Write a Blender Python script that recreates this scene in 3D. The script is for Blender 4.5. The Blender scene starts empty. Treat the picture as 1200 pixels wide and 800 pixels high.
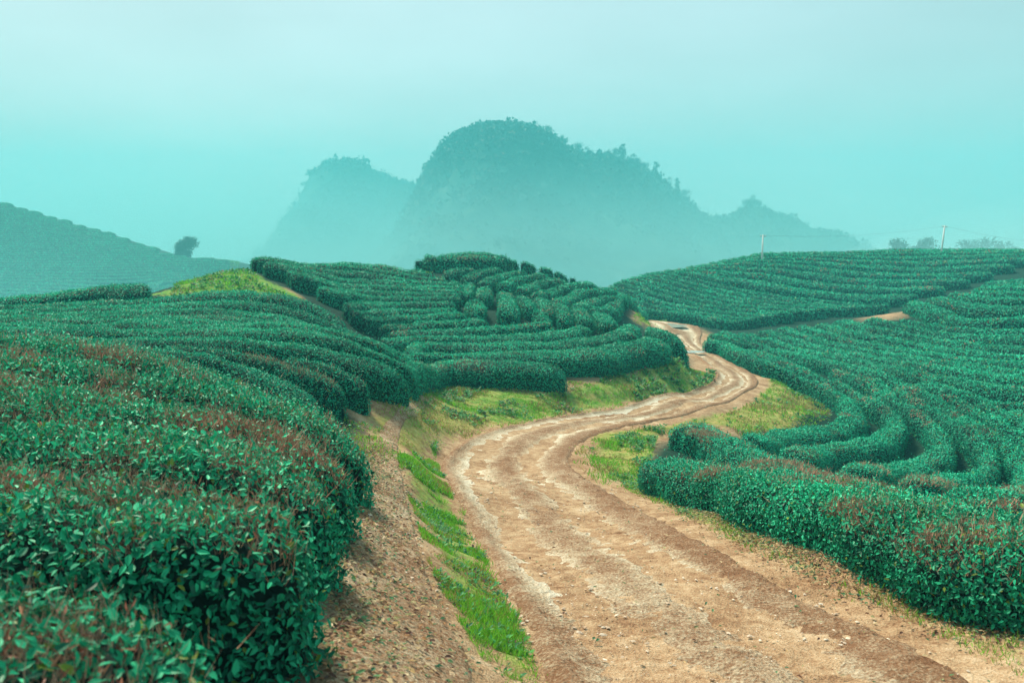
import bpy, math, random
import numpy as np
from mathutils.kdtree import KDTree

SC = bpy.context.scene
COL = SC.collection
rng = np.random.default_rng(11)
random.seed(5)

# ------------------------------------------------------------------ camera
PITCH = math.radians(6.5)
FPX = 1000.0                       # focal length in pixels of a 1200 px wide frame
cam_d = bpy.data.cameras.new("camera")
cam = bpy.data.objects.new("camera", cam_d)
COL.objects.link(cam)
cam.location = (0, 0, 0)           # the eye is the origin; the ground lies below it
cam.rotation_euler = (math.radians(90) - PITCH, 0, 0)
cam_d.sensor_width = 36.0
cam_d.lens = 36.0 * FPX / 1200.0
cam_d.clip_start = 0.05
cam_d.clip_end = 6000
cam_d.dof.use_dof = True
cam_d.dof.focus_distance = 13.0
cam_d.dof.aperture_fstop = 3.2
SC.camera = cam

# ------------------------------------------------------------------ sky, sun, exposure
SUN_EL, SUN_AZ = math.radians(52), math.radians(-38)     # azimuth from +Y towards +X
world = bpy.data.worlds.new("World")
SC.world = world
world.use_nodes = True
wn = world.node_tree
wn.nodes.clear()
w_out = wn.nodes.new("ShaderNodeOutputWorld")
w_bg = wn.nodes.new("ShaderNodeBackground")
w_sky = wn.nodes.new("ShaderNodeTexSky")
w_sky.sky_type = 'NISHITA'
w_sky.sun_disc = False
w_sky.sun_elevation = SUN_EL
w_sky.sun_rotation = SUN_AZ
w_sky.air_density = 1.0
w_sky.dust_density = 4.0
w_sky.ozone_density = 1.0
w_mix = wn.nodes.new("ShaderNodeMix")
w_mix.data_type = 'RGBA'
w_mix.inputs['Factor'].default_value = 0.72
w_mix.inputs['B'].default_value = (4.5, 5.3, 5.4, 1)     # the even grey-teal of an overcast sky
wn.links.new(w_sky.outputs[0], w_mix.inputs['A'])
w_tc = wn.nodes.new("ShaderNodeTexCoord")
w_map = wn.nodes.new("ShaderNodeMapping"); w_map.inputs['Scale'].default_value = (1.0, 1.0, 3.2)
w_nz = wn.nodes.new("ShaderNodeTexNoise"); w_nz.inputs['Scale'].default_value = 2.2; w_nz.inputs['Detail'].default_value = 4
w_mr = wn.nodes.new("ShaderNodeMapRange")                # faint unevenness of the cloud layer
w_mr.inputs[1].default_value = .3; w_mr.inputs[2].default_value = .7; w_mr.inputs[3].default_value = .90; w_mr.inputs[4].default_value = 1.10
wn.links.new(w_tc.outputs['Generated'], w_map.inputs['Vector']); wn.links.new(w_map.outputs[0], w_nz.inputs['Vector'])
wn.links.new(w_nz.outputs[0], w_mr.inputs[0])
w_mul = wn.nodes.new("ShaderNodeMix"); w_mul.data_type = 'RGBA'; w_mul.blend_type = 'MULTIPLY'; w_mul.inputs['Factor'].default_value = 1.0
wn.links.new(w_mix.outputs['Result'], w_mul.inputs['A']); wn.links.new(w_mr.outputs[0], w_mul.inputs['B'])
wn.links.new(w_mul.outputs['Result'], w_bg.inputs['Color'])
w_bg.inputs['Strength'].default_value = 0.052
wn.links.new(w_bg.outputs[0], w_out.inputs[0])

sun_d = bpy.data.lights.new("sun", 'SUN')
sun = bpy.data.objects.new("sun", sun_d)
COL.objects.link(sun)
sun_d.energy = 2.4
sun_d.angle = math.radians(9)
sun_d.color = (1.0, 0.89, 0.71)
_dx = math.cos(SUN_EL) * math.sin(SUN_AZ)
_dy = math.cos(SUN_EL) * math.cos(SUN_AZ)
_dz = math.sin(SUN_EL)
sun.rotation_euler = (math.atan2(math.hypot(_dx, _dy), _dz), 0, math.atan2(_dx, -_dy))
sun.location = (_dx * 60, _dy * 60, _dz * 60)

vs = SC.view_settings
vs.view_transform = 'Standard'
vs.look = 'None'
vs.gamma = 1.0
vs.exposure = 1.68
vs.use_curve_mapping = False
SC.render.engine = 'CYCLES'
SC.cycles.use_denoising = True
SC.cycles.max_bounces = 6
SC.cycles.diffuse_bounces = 3
SC.cycles.glossy_bounces = 2
SC.cycles.transmission_bounces = 3
SC.cycles.volume_bounces = 1
SC.cycles.caustics_reflective = False
SC.cycles.caustics_refractive = False

# ------------------------------------------------------------------ helpers
CP, SP = math.cos(PITCH), math.sin(PITCH)

def slope(v):
    s = (np.asarray(v, float) - 400) / FPX
    return (-SP - s * CP) / (CP - s * SP)

def xslope(u, v=400):
    s = (np.asarray(v, float) - 400) / FPX
    return (np.asarray(u, float) - 600) / FPX / (CP - s * SP)

def to_px(x, y, z):
    f = y * CP - z * SP
    f = np.where(np.abs(f) < 1e-6, 1e-6, f)
    up = y * SP + z * CP
    return 600 + FPX * x / f, 400 - FPX * up / f, f

def _hash(ix, iy, iz, seed):
    h = (ix.astype(np.int64) * 374761393 + iy.astype(np.int64) * 668265263 +
         iz.astype(np.int64) * 2147483647 + seed * 974711) & 0xffffffff
    h = ((h ^ (h >> 13)) * 1274126177) & 0xffffffff
    h = (h ^ (h >> 16)) & 0xffffffff
    return h.astype(np.float64) / 4294967295.0

def vnoise(x, y, z=0.0, seed=0):
    x = np.asarray(x, float); y = np.asarray(y, float); z = np.zeros_like(x) + z
    ix, iy, iz = np.floor(x), np.floor(y), np.floor(z)
    fx, fy, fz = x - ix, y - iy, z - iz
    fx = fx * fx * (3 - 2 * fx); fy = fy * fy * (3 - 2 * fy); fz = fz * fz * (3 - 2 * fz)
    r = 0
    for a in (0, 1):
        for b in (0, 1):
            for c in (0, 1):
                w = (fx if a else 1 - fx) * (fy if b else 1 - fy) * (fz if c else 1 - fz)
                r = r + w * _hash(ix + a, iy + b, iz + c, seed)
    return r * 2 - 1

def fbm(x, y, z=0.0, seed=0, octv=4, gain=0.5):
    r, a, f = 0, 1.0, 1.0
    for k in range(octv):
        r = r + a * vnoise(np.asarray(x) * f, np.asarray(y) * f, np.asarray(z) * f, seed + k * 17)
        a *= gain; f *= 2.03
    return r

def mesh_np(name, verts, quads=None, tris=None, cols=None, mats=(), qmat=None, tmat=None, smooth=False, attrs=None):
    """One mesh from numpy arrays. quads (n,4), tris (n,3)."""
    me = bpy.data.meshes.new(name)
    verts = np.asarray(verts, np.float32)
    quads = np.zeros((0, 4), np.int32) if quads is None else np.asarray(quads, np.int32)
    tris = np.zeros((0, 3), np.int32) if tris is None else np.asarray(tris, np.int32)
    me.vertices.add(len(verts))
    me.vertices.foreach_set("co", verts.ravel())
    nl = quads.size + tris.size
    me.loops.add(nl)
    me.loops.foreach_set("vertex_index", np.concatenate([quads.ravel(), tris.ravel()]).astype(np.int32))
    npoly = len(quads) + len(tris)
    me.polygons.add(npoly)
    starts = np.concatenate([np.arange(len(quads)) * 4, quads.size + np.arange(len(tris)) * 3]).astype(np.int32)
    me.polygons.foreach_set("loop_start", starts)
    if qmat is not None or tmat is not None:
        mi = np.concatenate([np.zeros(len(quads), np.int32) if qmat is None else np.asarray(qmat, np.int32),
                             np.zeros(len(tris), np.int32) if tmat is None else np.asarray(tmat, np.int32)])
        me.polygons.foreach_set("material_index", mi.astype(np.int32))
    if smooth is not False:
        sm = np.ones(npoly, bool) if smooth is True else np.asarray(smooth, bool)
        me.polygons.foreach_set("use_smooth", sm)
    else:
        me.polygons.foreach_set("use_smooth", np.zeros(npoly, bool))
    if cols is not None:
        a = me.color_attributes.new("tint", 'FLOAT_COLOR', 'POINT')
        c = np.ones((len(verts), 4), np.float32); c[:, :3] = cols
        a.data.foreach_set("color", c.ravel())
    for k, arr in (attrs or {}).items():
        a = me.attributes.new(k, 'FLOAT', 'POINT')
        a.data.foreach_set("value", np.asarray(arr, np.float32))
    for m in mats:
        me.materials.append(m)
    me.update(calc_edges=True)
    return me

def link(name, me, parent=None):
    o = bpy.data.objects.new(name, me)
    COL.objects.link(o)
    if parent is not None:
        o.parent = parent
    return o

def tag(o, label=None, cat=None, group=None, kind=None):
    if label: o["label"] = label
    if cat: o["category"] = cat
    if group: o["group"] = group
    if kind: o["kind"] = kind
    return o

def empty(name, loc):
    o = bpy.data.objects.new(name, None)
    o.empty_display_size = 0.3
    o.location = loc
    COL.objects.link(o)
    return o

class Build:
    """collects pieces of one mesh"""
    def __init__(self):
        self.v, self.q, self.t, self.c, self.qm, self.tm = [], [], [], [], [], []
        self.n = 0
    def add(self, v, q=None, t=None, c=(1, 1, 1), m=0):
        v = np.asarray(v, float)
        self.v.append(v)
        c = np.asarray(c, float)
        self.c.append(np.broadcast_to(c, v.shape) if c.ndim == 1 else c)
        if q is not None and len(q):
            self.q.append(np.asarray(q) + self.n); self.qm.append(np.full(len(q), m))
        if t is not None and len(t):
            self.t.append(np.asarray(t) + self.n); self.tm.append(np.full(len(t), m))
        self.n += len(v)
    def mesh(self, name, mats, smooth=False):
        cat = lambda l, w: np.concatenate(l) if l else np.zeros((0, w), int)
        return mesh_np(name, np.concatenate(self.v), cat(self.q, 4), cat(self.t, 3), np.concatenate(self.c), mats,
                       np.concatenate(self.qm) if self.qm else None, np.concatenate(self.tm) if self.tm else None, smooth)

def tube(pts, rad, sides=6, cap=True):
    pts = np.asarray(pts, float); n = len(pts)
    rad = np.broadcast_to(np.asarray(rad, float), (n,))
    tg = np.gradient(pts, axis=0)
    tg /= np.linalg.norm(tg, axis=1, keepdims=True) + 1e-9
    ref = np.where(np.abs(tg[:, 2:3]) > 0.9, np.array([[1.0, 0, 0]]), np.array([[0, 0, 1.0]]))
    a = np.cross(tg, ref); a /= np.linalg.norm(a, axis=1, keepdims=True) + 1e-9
    b = np.cross(tg, a)
    th = np.arange(sides) * 2 * math.pi / sides
    v = pts[:, None, :] + rad[:, None, None] * (np.cos(th)[None, :, None] * a[:, None, :] + np.sin(th)[None, :, None] * b[:, None, :])
    v = v.reshape(-1, 3)
    q = []
    for i in range(n - 1):
        for j in range(sides):
            k = (j + 1) % sides
            q.append((i * sides + j, i * sides + k, (i + 1) * sides + k, (i + 1) * sides + j))
    t = []
    if cap:
        v = np.vstack([v, pts[0], pts[-1]])
        for j in range(sides):
            k = (j + 1) % sides
            t.append((n * sides, k, j)); t.append((n * sides + 1, (n - 1) * sides + j, (n - 1) * sides + k))
    return v, np.array(q), np.array(t) if t else None

# leaves: pos (n,3), dir (n,3) along the blade, nrm (n,3) blade normal, length, width
def leaf_cards(pos, dr, nr, L, W, detail=True, fold=0.18, curl=0.12):
    n = len(pos)
    dr = dr / (np.linalg.norm(dr, axis=1, keepdims=True) + 1e-9)
    sd = np.cross(nr, dr); sd /= np.linalg.norm(sd, axis=1, keepdims=True) + 1e-9
    nr = np.cross(dr, sd)
    L = np.broadcast_to(np.asarray(L, float), (n,))[:, None]
    W = np.broadcast_to(np.asarray(W, float), (n,))[:, None]
    if detail:
        prof = [(0, 0, 0), (0.30, 0.5, 1), (0.68, 0.40, 0.8), (1.0, 0, 0), (0.68, -0.40, 0.8), (0.30, -0.5, 1)]
        vs_ = [pos + dr * (L * a) + sd * (W * b) + nr * (W * fold * c - L * curl * a * a) for a, b, c in prof]
        v = np.stack(vs_, 1).reshape(-1, 3)
        base = (np.arange(n) * 6)[:, None]
        q = np.concatenate([base + np.array([[0, 3, 2, 1]]), base + np.array([[0, 5, 4, 3]])])
        return v, q, 6
    prof = [(0, 0, 0), (0.45, 0.5, 1), (1.0, 0, 0), (0.45, -0.5, 1)]
    vs_ = [pos + dr * (L * a) + sd * (W * b) + nr * (W * fold * c) for a, b, c in prof]
    v = np.stack(vs_, 1).reshape(-1, 3)
    q = (np.arange(n) * 4)[:, None] + np.array([[0, 3, 2, 1]])
    return v, q, 4

def unit(n):
    a = rng.normal(size=(n, 3))
    return a / (np.linalg.norm(a, axis=1, keepdims=True) + 1e-9)

# ------------------------------------------------------------------ materials
def new_mat(name):
    m = bpy.data.materials.new(name)
    m.use_nodes = True
    nt = m.node_tree
    b = nt.nodes["Principled BSDF"]
    return m, nt, b

def nd(nt, t, **kw):
    n = nt.nodes.new(t)
    for k, v in kw.items():
        setattr(n, k, v)
    return n

def leaf_material(name, rough=0.42, spec=0.5, trans=0.22):
    m, nt, b = new_mat(name)
    at = nd(nt, "ShaderNodeAttribute", attribute_name="tint")
    nt.links.new(at.outputs['Color'], b.inputs['Base Color'])
    b.inputs['Roughness'].default_value = rough
    b.inputs['Specular IOR Level'].default_value = spec
    tr = nd(nt, "ShaderNodeBsdfTranslucent")
    nt.links.new(at.outputs['Color'], tr.inputs['Color'])
    mx = nd(nt, "ShaderNodeMixShader")
    mx.inputs[0].default_value = trans
    nt.links.new(b.outputs[0], mx.inputs[1]); nt.links.new(tr.outputs[0], mx.inputs[2])
    nt.links.new(mx.outputs[0], nt.nodes["Material Output"].inputs[0])
    return m

M_LEAF = leaf_material("tea_leaf", 0.47, 0.16, 0.13)
M_GRASS = leaf_material("grass_blade", 0.55, 0.3, 0.35)
M_TREE = leaf_material("tree_leaf", 0.6, 0.25, 0.2)

def tint_material(name, rough=0.85, spec=0.2, noise=None):
    m, nt, b = new_mat(name)
    at = nd(nt, "ShaderNodeAttribute", attribute_name="tint")
    b.inputs['Roughness'].default_value = rough
    b.inputs['Specular IOR Level'].default_value = spec
    if noise:
        tc = nd(nt, "ShaderNodeNewGeometry")
        nz = nd(nt, "ShaderNodeTexNoise")
        nz.inputs['Scale'].default_value = noise
        nz.inputs['Detail'].default_value = 5
        nt.links.new(tc.outputs['Position'], nz.inputs['Vector'])
        mr = nd(nt, "ShaderNodeMapRange")
        mr.inputs[1].default_value = 0.3; mr.inputs[2].default_value = 0.7
        mr.inputs[3].default_value = 0.6; mr.inputs[4].default_value = 1.4
        nt.links.new(nz.outputs[0], mr.inputs[0])
        mu = nd(nt, "ShaderNodeMix", data_type='RGBA', blend_type='MULTIPLY')
        mu.inputs['Factor'].default_value = 1.0
        nt.links.new(at.outputs['Color'], mu.inputs['A']); nt.links.new(mr.outputs[0], mu.inputs['B'])
        nt.links.new(mu.outputs['Result'], b.inputs['Base Color'])
    else:
        nt.links.new(at.outputs['Color'], b.inputs['Base Color'])
    return m

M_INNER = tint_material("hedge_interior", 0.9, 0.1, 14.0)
M_BARK = tint_material("bark", 0.85, 0.2, 30.0)
M_STONE = tint_material("pebble_stone", 0.85, 0.25, 40.0)
# ------------------------------------------------------------------ the lie of the land
# ground heights surveyed from the photograph: (u, v, distance, foliage height over the ground)
HH = 0.65
G = [  # track
 (880,800,5.0,0),(790,700,7.0,0),(690,620,11,0),(620,565,15,0),(590,535,17.5,0),(650,505,20.5,0),(740,482,25,0),
 (820,465,30,0),(865,445,36,0),(850,425,42,0),(815,405,49,0),(800,390,55,0),(790,380,60,0),
 (640,795,5.0,0),(1130,790,5.1,0),(560,630,10.6,0),(520,548,16.3,0),(690,545,16.8,0),(800,612,10.6,0),(960,705,7.0,0),
 (850,478,28,0),(890,450,36,0),(600,506,20,0),(760,474,26,0),
 # footpath and flat
 (450,790,3.85,0),(520,790,4.35,0),(440,650,6.3,0),(490,650,6.9,0),(440,560,9.9,0),(455,515,14.0,0),(490,472,19.8,0),(500,500,18.2,0),(560,478,22.4,0),(520,515,17.7,0),
 (540,700,6.25,0),(500,580,10.9,0),(640,460,24.6,0),
 # near right hedge foot, verge, basin
 (1190,745,5.7,0),(1000,670,7.4,0),(860,610,10.6,0),(765,568,15.5,0),(750,530,18.6,0),(785,522,18.8,0),
 (1190,600,8.8,HH),(1077,575,11,HH),(942,543,14.5,HH),
 (900,480,29,0),(870,500,25.5,0),(955,487,29,0),
 (884,510,22.5,.55),(950,504,25,HH),(1000,485,29,HH),(950,446,36,HH),(876,414,45,.6),(828,397,52,.5),
 (1020,516,23.5,HH),(1052,498,27,HH),(1060,545,20.5,HH),(1105,522,24,HH),(1120,558,18.5,HH),(1162,536,21.5,HH),(1205,560,18.5,HH),
 (1180,471,27,HH),(1040,441,34,HH),(950,418,43,HH),(866,395,52,HH),(1052,455,31,HH),(1150,500,24,HH),(1090,478,28,HH),(1040,463,32,HH),
 (1200,412,37.5,HH),(1200,392,41,HH),(1200,347,50,HH),(1075,394,46,HH),(982,376,57,HH),(1055,376,50,HH),
 (890,386,58,0),(975,376,60,0),(1040,371,55,0),(1140,349,58,0),
 # upper right field
 (756,365,64,HH),(810,369,62,HH),(860,379,59,HH),(773,321,76,HH),(850,337,72,HH),(920,349,68.5,HH),(712,334,72,HH),
 (905,298,86,HH),(1050,294,90,HH),(1200,294,92,HH),(1025,360,64,HH),(1100,346,64,HH),(830,310,82,HH),(980,320,78,HH),(1100,320,78,HH),(1200,322,72,HH),(1300,300,92,HH),
 # mound
 (570,458,24.2,0),(478,426,24.6,HH),(600,425,25.0,HH),(700,412,27.8,HH),(795,400,34,HH),(700,448,26.6,0),(780,430,31,0),(700,478,24.2,0),(800,455,30.5,0),
 (460,354,36,HH),(600,380,33,HH),(640,390,31.8,HH),(700,395,31.2,HH),(460,385,30.2,HH),(400,330,40,HH),(400,309,45,HH),(300,313,43,HH),(480,316,45,HH),(540,300,50,HH),(580,302,50,HH),
 (520,322,44,HH),(588,330,44,HH),(640,316,53,HH),(640,335,47,HH),(700,334,55,HH),(752,357,50,HH),(693,364,40,HH),(760,372,52,0),(655,360,37,HH),(560,350,36,HH),
 # left field
 (478,440,18.3,HH),(400,452,15.9,HH),(357,465,14.5,HH),(240,399,17.5,HH),(0,392,16,HH),(100,395,16.5,HH),
 (356,357,28.5,HH),(180,350,29,HH),(0,361,25,HH),(90,346,30,HH),(444,400,22,HH),(240,372,24,HH),(0,375,20,HH),(330,380,23.5,HH),
 (250,335,33,0),(300,345,31.5,0),(275,319,40,0),(340,345,32,0),(210,345,32,0),
 # far left hill
 (0,233,210,1),(125,268,200,1),(210,295,190,1),(290,315,175,1),(0,357,130,1),(170,331,140,1),(0,295,170,1),(100,300,168,1),(-200,190,222,1),(-200,300,170,1),(-200,360,130,1),
]
# (u, distance, height) where the photograph hides the ground
GZ = [
 (-150,2.2,-1.72),(150,2.2,-1.75),(350,3.3,-1.85),(370,4.9,-2.02),(385,6.3,-2.2),(400,7.8,-2.38),(390,9.2,-2.55),(150,3.6,-1.82),(0,5.5,-1.85),(150,6.5,-1.92),
 (160,10,-1.95),(0,11,-1.9),(0,13,-2.08),(-300,10,-1.85),(-300,17,-2.3),(-300,26,-2.6),(-400,5,-1.8),(330,12.3,-3.0),(260,12.3,-2.6),(150,12.5,-2.2),(370,11,-2.85),
 (0,60,-9),(200,60,-8.5),(100,90,-10),(-250,70,-9),(330,70,-9),(30,38,-4.2),(200,42,-3.6),(-200,38,-4.5),
 (480,75,-7),(600,110,-14),(500,150,-16),(700,110,-9),(600,78,-7),(720,90,-6.5),(660,66,-5.5),
 (900,130,-8),(1100,140,-6),(1000,205,-9),(1080,225,-5),(1200,225,-4),(1300,225,-4),(1300,140,-5),(800,120,-9),
 (250,250,-16),(0,280,-14),(-300,290,-8),(500,300,-20),(800,300,-20),(1200,290,-9),(300,170,-11),
 (1500,30,-5.0),(1500,60,-3.5),(1700,10,-4.0),(1400,6,-2.75),(1500,18,-5.6),(1700,100,-2.5),(1700,4,-2.4),
 (600,1.2,-1.95),(-2000,1.2,-1.75),(3200,1.2,-2.2),(700,2.6,-2.35),(900,3.2,-2.6),
]
_pts = []
for u, v, d, h in G:
    _pts.append((float(xslope(u, v)) * d, d, float(slope(v)) * d - h))
for u, d, z in GZ:
    _pts.append((float(xslope(u)) * d, d, z))
_pts = np.array(_pts)
WA = 1.3
def _warp(x, y):
    return WA * np.arctan2(x, y), 0.5 * np.log(x * x + y * y)
_cw = np.stack(_warp(_pts[:, 0], _pts[:, 1]), 1)
def _tps(r2):
    return 0.5 * r2 * np.log(r2 + 1e-12)
_n = len(_pts)
_K = _tps(((_cw[:, None] - _cw[None]) ** 2).sum(-1)) + np.eye(_n) * 2e-4
_P = np.hstack([np.ones((_n, 1)), _cw])
_A = np.block([[_K, _P], [_P.T, np.zeros((3, 3))]])
_sol = np.linalg.solve(_A, np.concatenate([_pts[:, 2], np.zeros(3)]))
_res = _K @ _sol[:_n] + _P @ _sol[_n:] - _pts[:, 2] - 2e-4 * _sol[:_n]

PHI = np.unique(np.concatenate([np.linspace(-math.pi, -0.9, 40), np.linspace(-0.9, -0.62, 40), np.linspace(-0.62, 0.62, 520), np.linspace(0.62, 0.9, 40), np.linspace(0.9, math.pi, 40)]))
RHO = np.concatenate([np.linspace(math.log(0.5), math.log(2.5), 60)[:-1], np.linspace(math.log(2.5), math.log(60), 500)[:-1], np.linspace(math.log(60), math.log(330), 120)[:-1], np.linspace(math.log(330), math.log(600), 16)])
_pg, _rg = np.meshgrid(PHI, RHO, indexing='ij')
_pc = np.clip(_pg, -0.95, 0.95)
_rc = np.clip(_rg, math.log(1.9), math.log(310))
_q = np.stack([WA * _pc.ravel(), _rc.ravel()], 1)
HG = np.empty(len(_q))
for i in range(0, len(_q), 20000):
    b = _q[i:i + 20000]
    HG[i:i + 20000] = _tps(((b[:, None] - _cw[None]) ** 2).sum(-1)) @ _sol[:_n] + _sol[_n] + b @ _sol[_n + 1:]
HG = HG.reshape(_pg.shape)
# behind the viewer, and out on the plain, the land runs out level
_bk = np.clip((np.abs(_pg) - 0.95) / 1.2, 0, 1); _bk = _bk * _bk * (3 - 2 * _bk)
HG = HG * (1 - _bk) + (-2.0 - 0.02 * np.exp(_rg)).clip(-14, 0) * _bk
_fr = np.clip((np.exp(_rg) - 250) / 80, 0, 1); _fr = _fr * _fr * (3 - 2 * _fr)
HG = HG * (1 - _fr) + -20 * _fr
_X = np.exp(_rg) * np.sin(_pg); _Y = np.exp(_rg) * np.cos(_pg)
_amp = np.clip(np.exp(_rg) / 12, 0.35, 3)
HG += 0.02 * fbm(_X * 0.9, _Y * 0.9, 0, 3, 3) * np.minimum(_amp, 2.0)

def H(x, y):
    x = np.asarray(x, float); y = np.asarray(y, float)
    p = np.arctan2(x, y); r = 0.5 * np.log(np.maximum(x * x + y * y, 0.26))
    i = np.clip(np.searchsorted(PHI, p) - 1, 0, len(PHI) - 2)
    j = np.clip(np.searchsorted(RHO, r) - 1, 0, len(RHO) - 2)
    a = np.clip((p - PHI[i]) / (PHI[i + 1] - PHI[i]), 0, 1)
    b = np.clip((r - RHO[j]) / (RHO[j + 1] - RHO[j]), 0, 1)
    return (HG[i, j] * (1 - a) * (1 - b) + HG[i + 1, j] * a * (1 - b) + HG[i, j + 1] * (1 - a) * b + HG[i + 1, j + 1] * a * b)

_DD = np.exp(np.linspace(math.log(1.5), math.log(300), 1400))
def hit(u, v, h=0.0):
    """where the line of sight through (u, v) meets the ground raised by h"""
    x = xslope(u, v) * _DD; z = slope(v) * _DD
    g = z - (H(x, _DD) + h)
    k = np.where(g < 0)[0]
    if len(k) == 0 or k[0] == 0:
        k0 = int(np.argmin(np.abs(g))); d = _DD[k0]
    else:
        k0 = k[0]; a, b = g[k0 - 1], g[k0]
        d = _DD[k0 - 1] + (_DD[k0] - _DD[k0 - 1]) * a / (a - b)
    return np.array([float(xslope(u, v)) * d, d])

def path_xy(pts, h=0.0):
    out = []
    for p in pts:
        if p[0] == 'w': out.append((p[1], p[2]))
        elif len(p) == 3: out.append((float(xslope(p[0], p[1])) * p[2], p[2]))
        else: out.append(tuple(hit(p[0], p[1], h)))
    return np.array(out)

def smooth_line(p, step):
    """Catmull-Rom through p, resampled at about step"""
    p = np.asarray(p, float)
    q = np.vstack([2 * p[0] - p[1], p, 2 * p[-1] - p[-2]])
    out = []
    for i in range(1, len(q) - 2):
        p0, p1, p2, p3 = q[i - 1], q[i], q[i + 1], q[i + 2]
        for t in np.linspace(0, 1, 24, endpoint=False):
            out.append(0.5 * (2 * p1 + (p2 - p0) * t + (2 * p0 - 5 * p1 + 4 * p2 - p3) * t * t + (3 * p1 - p0 - 3 * p2 + p3) * t ** 3))
    out.append(p[-1])
    out = np.array(out)
    s = np.concatenate([[0], np.cumsum(np.linalg.norm(np.diff(out, axis=0), axis=1))])
    n = max(4, int(s[-1] / step) + 1)
    t = np.linspace(0, s[-1], n)
    return np.stack([np.interp(t, s, out[:, k]) for k in range(out.shape[1])], 1)

def inside(px, py, poly):
    poly = np.asarray(poly)
    r = np.zeros(np.shape(px), bool)
    j = len(poly) - 1
    for i in range(len(poly)):
        xi, yi = poly[i]; xj, yj = poly[j]
        c = ((yi > py) != (yj > py)) & (px < (xj - xi) * (py - yi) / (yj - yi + 1e-12) + xi)
        r ^= c
        j = i
    return r

def poly_dist(px, py, line):
    """distance to a polyline (n,2)"""
    line = np.asarray(line); best = np.full(np.shape(px), 1e9)
    for a, b in zip(line[:-1], line[1:]):
        ab = b - a; l2 = ab @ ab + 1e-12
        t = np.clip(((px - a[0]) * ab[0] + (py - a[1]) * ab[1]) / l2, 0, 1)
        best = np.minimum(best, (px - a[0] - t * ab[0]) ** 2 + (py - a[1] - t * ab[1]) ** 2)
    return np.sqrt(best)

def poly_mask(px, py, poly, soft):
    d = poly_dist(px, py, np.vstack([poly, poly[:1]]))
    s = np.where(inside(px, py, poly), d, -d)
    return np.clip(0.5 + s / (2 * np.maximum(soft, 1e-3)), 0, 1)
# ------------------------------------------------------------------ ground sheet
ROAD_PAIRS = [(('w', .75, -3), ('w', 3.9, -3)), (('w', .55, 1.5), ('w', 3.45, 1.5)), (('w', .34, 3.4), ('w', 3.1, 3.4)),
 ((632, 800), (1165, 800)), ((610, 740), (1060, 748)), ((578, 675), (935, 690)), ((548, 612), (830, 632)), ((525, 572), (742, 588)),
 ((513, 548), (692, 560)), ((527, 527), (672, 538)), ((560, 510), (690, 517)), ((610, 498), (725, 504)), ((670, 487), (770, 494)),
 ((740, 474), (815, 484)), ((800, 461), (860, 470)), ((830, 450), (888, 454)), ((838, 439), (886, 440)), ((826, 426), (862, 427)),
 ((808, 414), (838, 414)), ((796, 404), (824, 405)), ((787, 396), (822, 397)), ((779, 389), (824, 389)), ((764, 384), (815, 382)),
 ((748, 378, 58.5), (785, 375, 61)), ((690, 372, 63), (720, 370, 67))]
_HG0 = HG.copy()
_near = np.where((_Y.ravel() > .3) & (np.hypot(_X, _Y).ravel() < 78))[0]
for _it in range(3):
    # the track is cut level into the slope: project its edges, then ease the ground towards a flat bed
    _rl = path_xy([p[0] for p in ROAD_PAIRS]); _rr = path_xy([p[1] for p in ROAD_PAIRS])
    _both = smooth_line(np.hstack([_rl, _rr]), 0.35)
    ROAD_L, ROAD_R = _both[:, :2], _both[:, 2:]
    ROAD_POLY = np.vstack([ROAD_L, ROAD_R[::-1]])
    ROAD_C = 0.5 * (ROAD_L + ROAD_R)
    if _it == 2: break
    HG[:] = _HG0
    _hc = H(ROAD_C[:, 0], ROAD_C[:, 1]); _kk = np.ones(15) / 15
    _hc = np.convolve(np.pad(_hc, 7, mode='edge'), _kk, mode='valid')
    _hw = .5 * np.linalg.norm(ROAD_R - ROAD_L, axis=1)
    nx, ny = _X.ravel()[_near], _Y.ravel()[_near]
    best = np.full(len(nx), 1e9); bi = np.zeros(len(nx), int)
    for k in range(0, len(ROAD_C), 2):
        d2 = (nx - ROAD_C[k, 0]) ** 2 + (ny - ROAD_C[k, 1]) ** 2
        m = d2 < best; best[m] = d2[m]; bi[m] = k
    tt = np.sqrt(best) / _hw[bi]
    m = np.clip((1.45 - tt) / .45, 0, 1); m = m * m * (3 - 2 * m)
    flat = HG.ravel()
    flat[_near] = flat[_near] * (1 - m) + m * (_hc[bi] + .58 * (flat[_near] - _hc[bi]))
    HG[:] = flat.reshape(HG.shape)

def world_poly(px):
    return path_xy(px)

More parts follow.
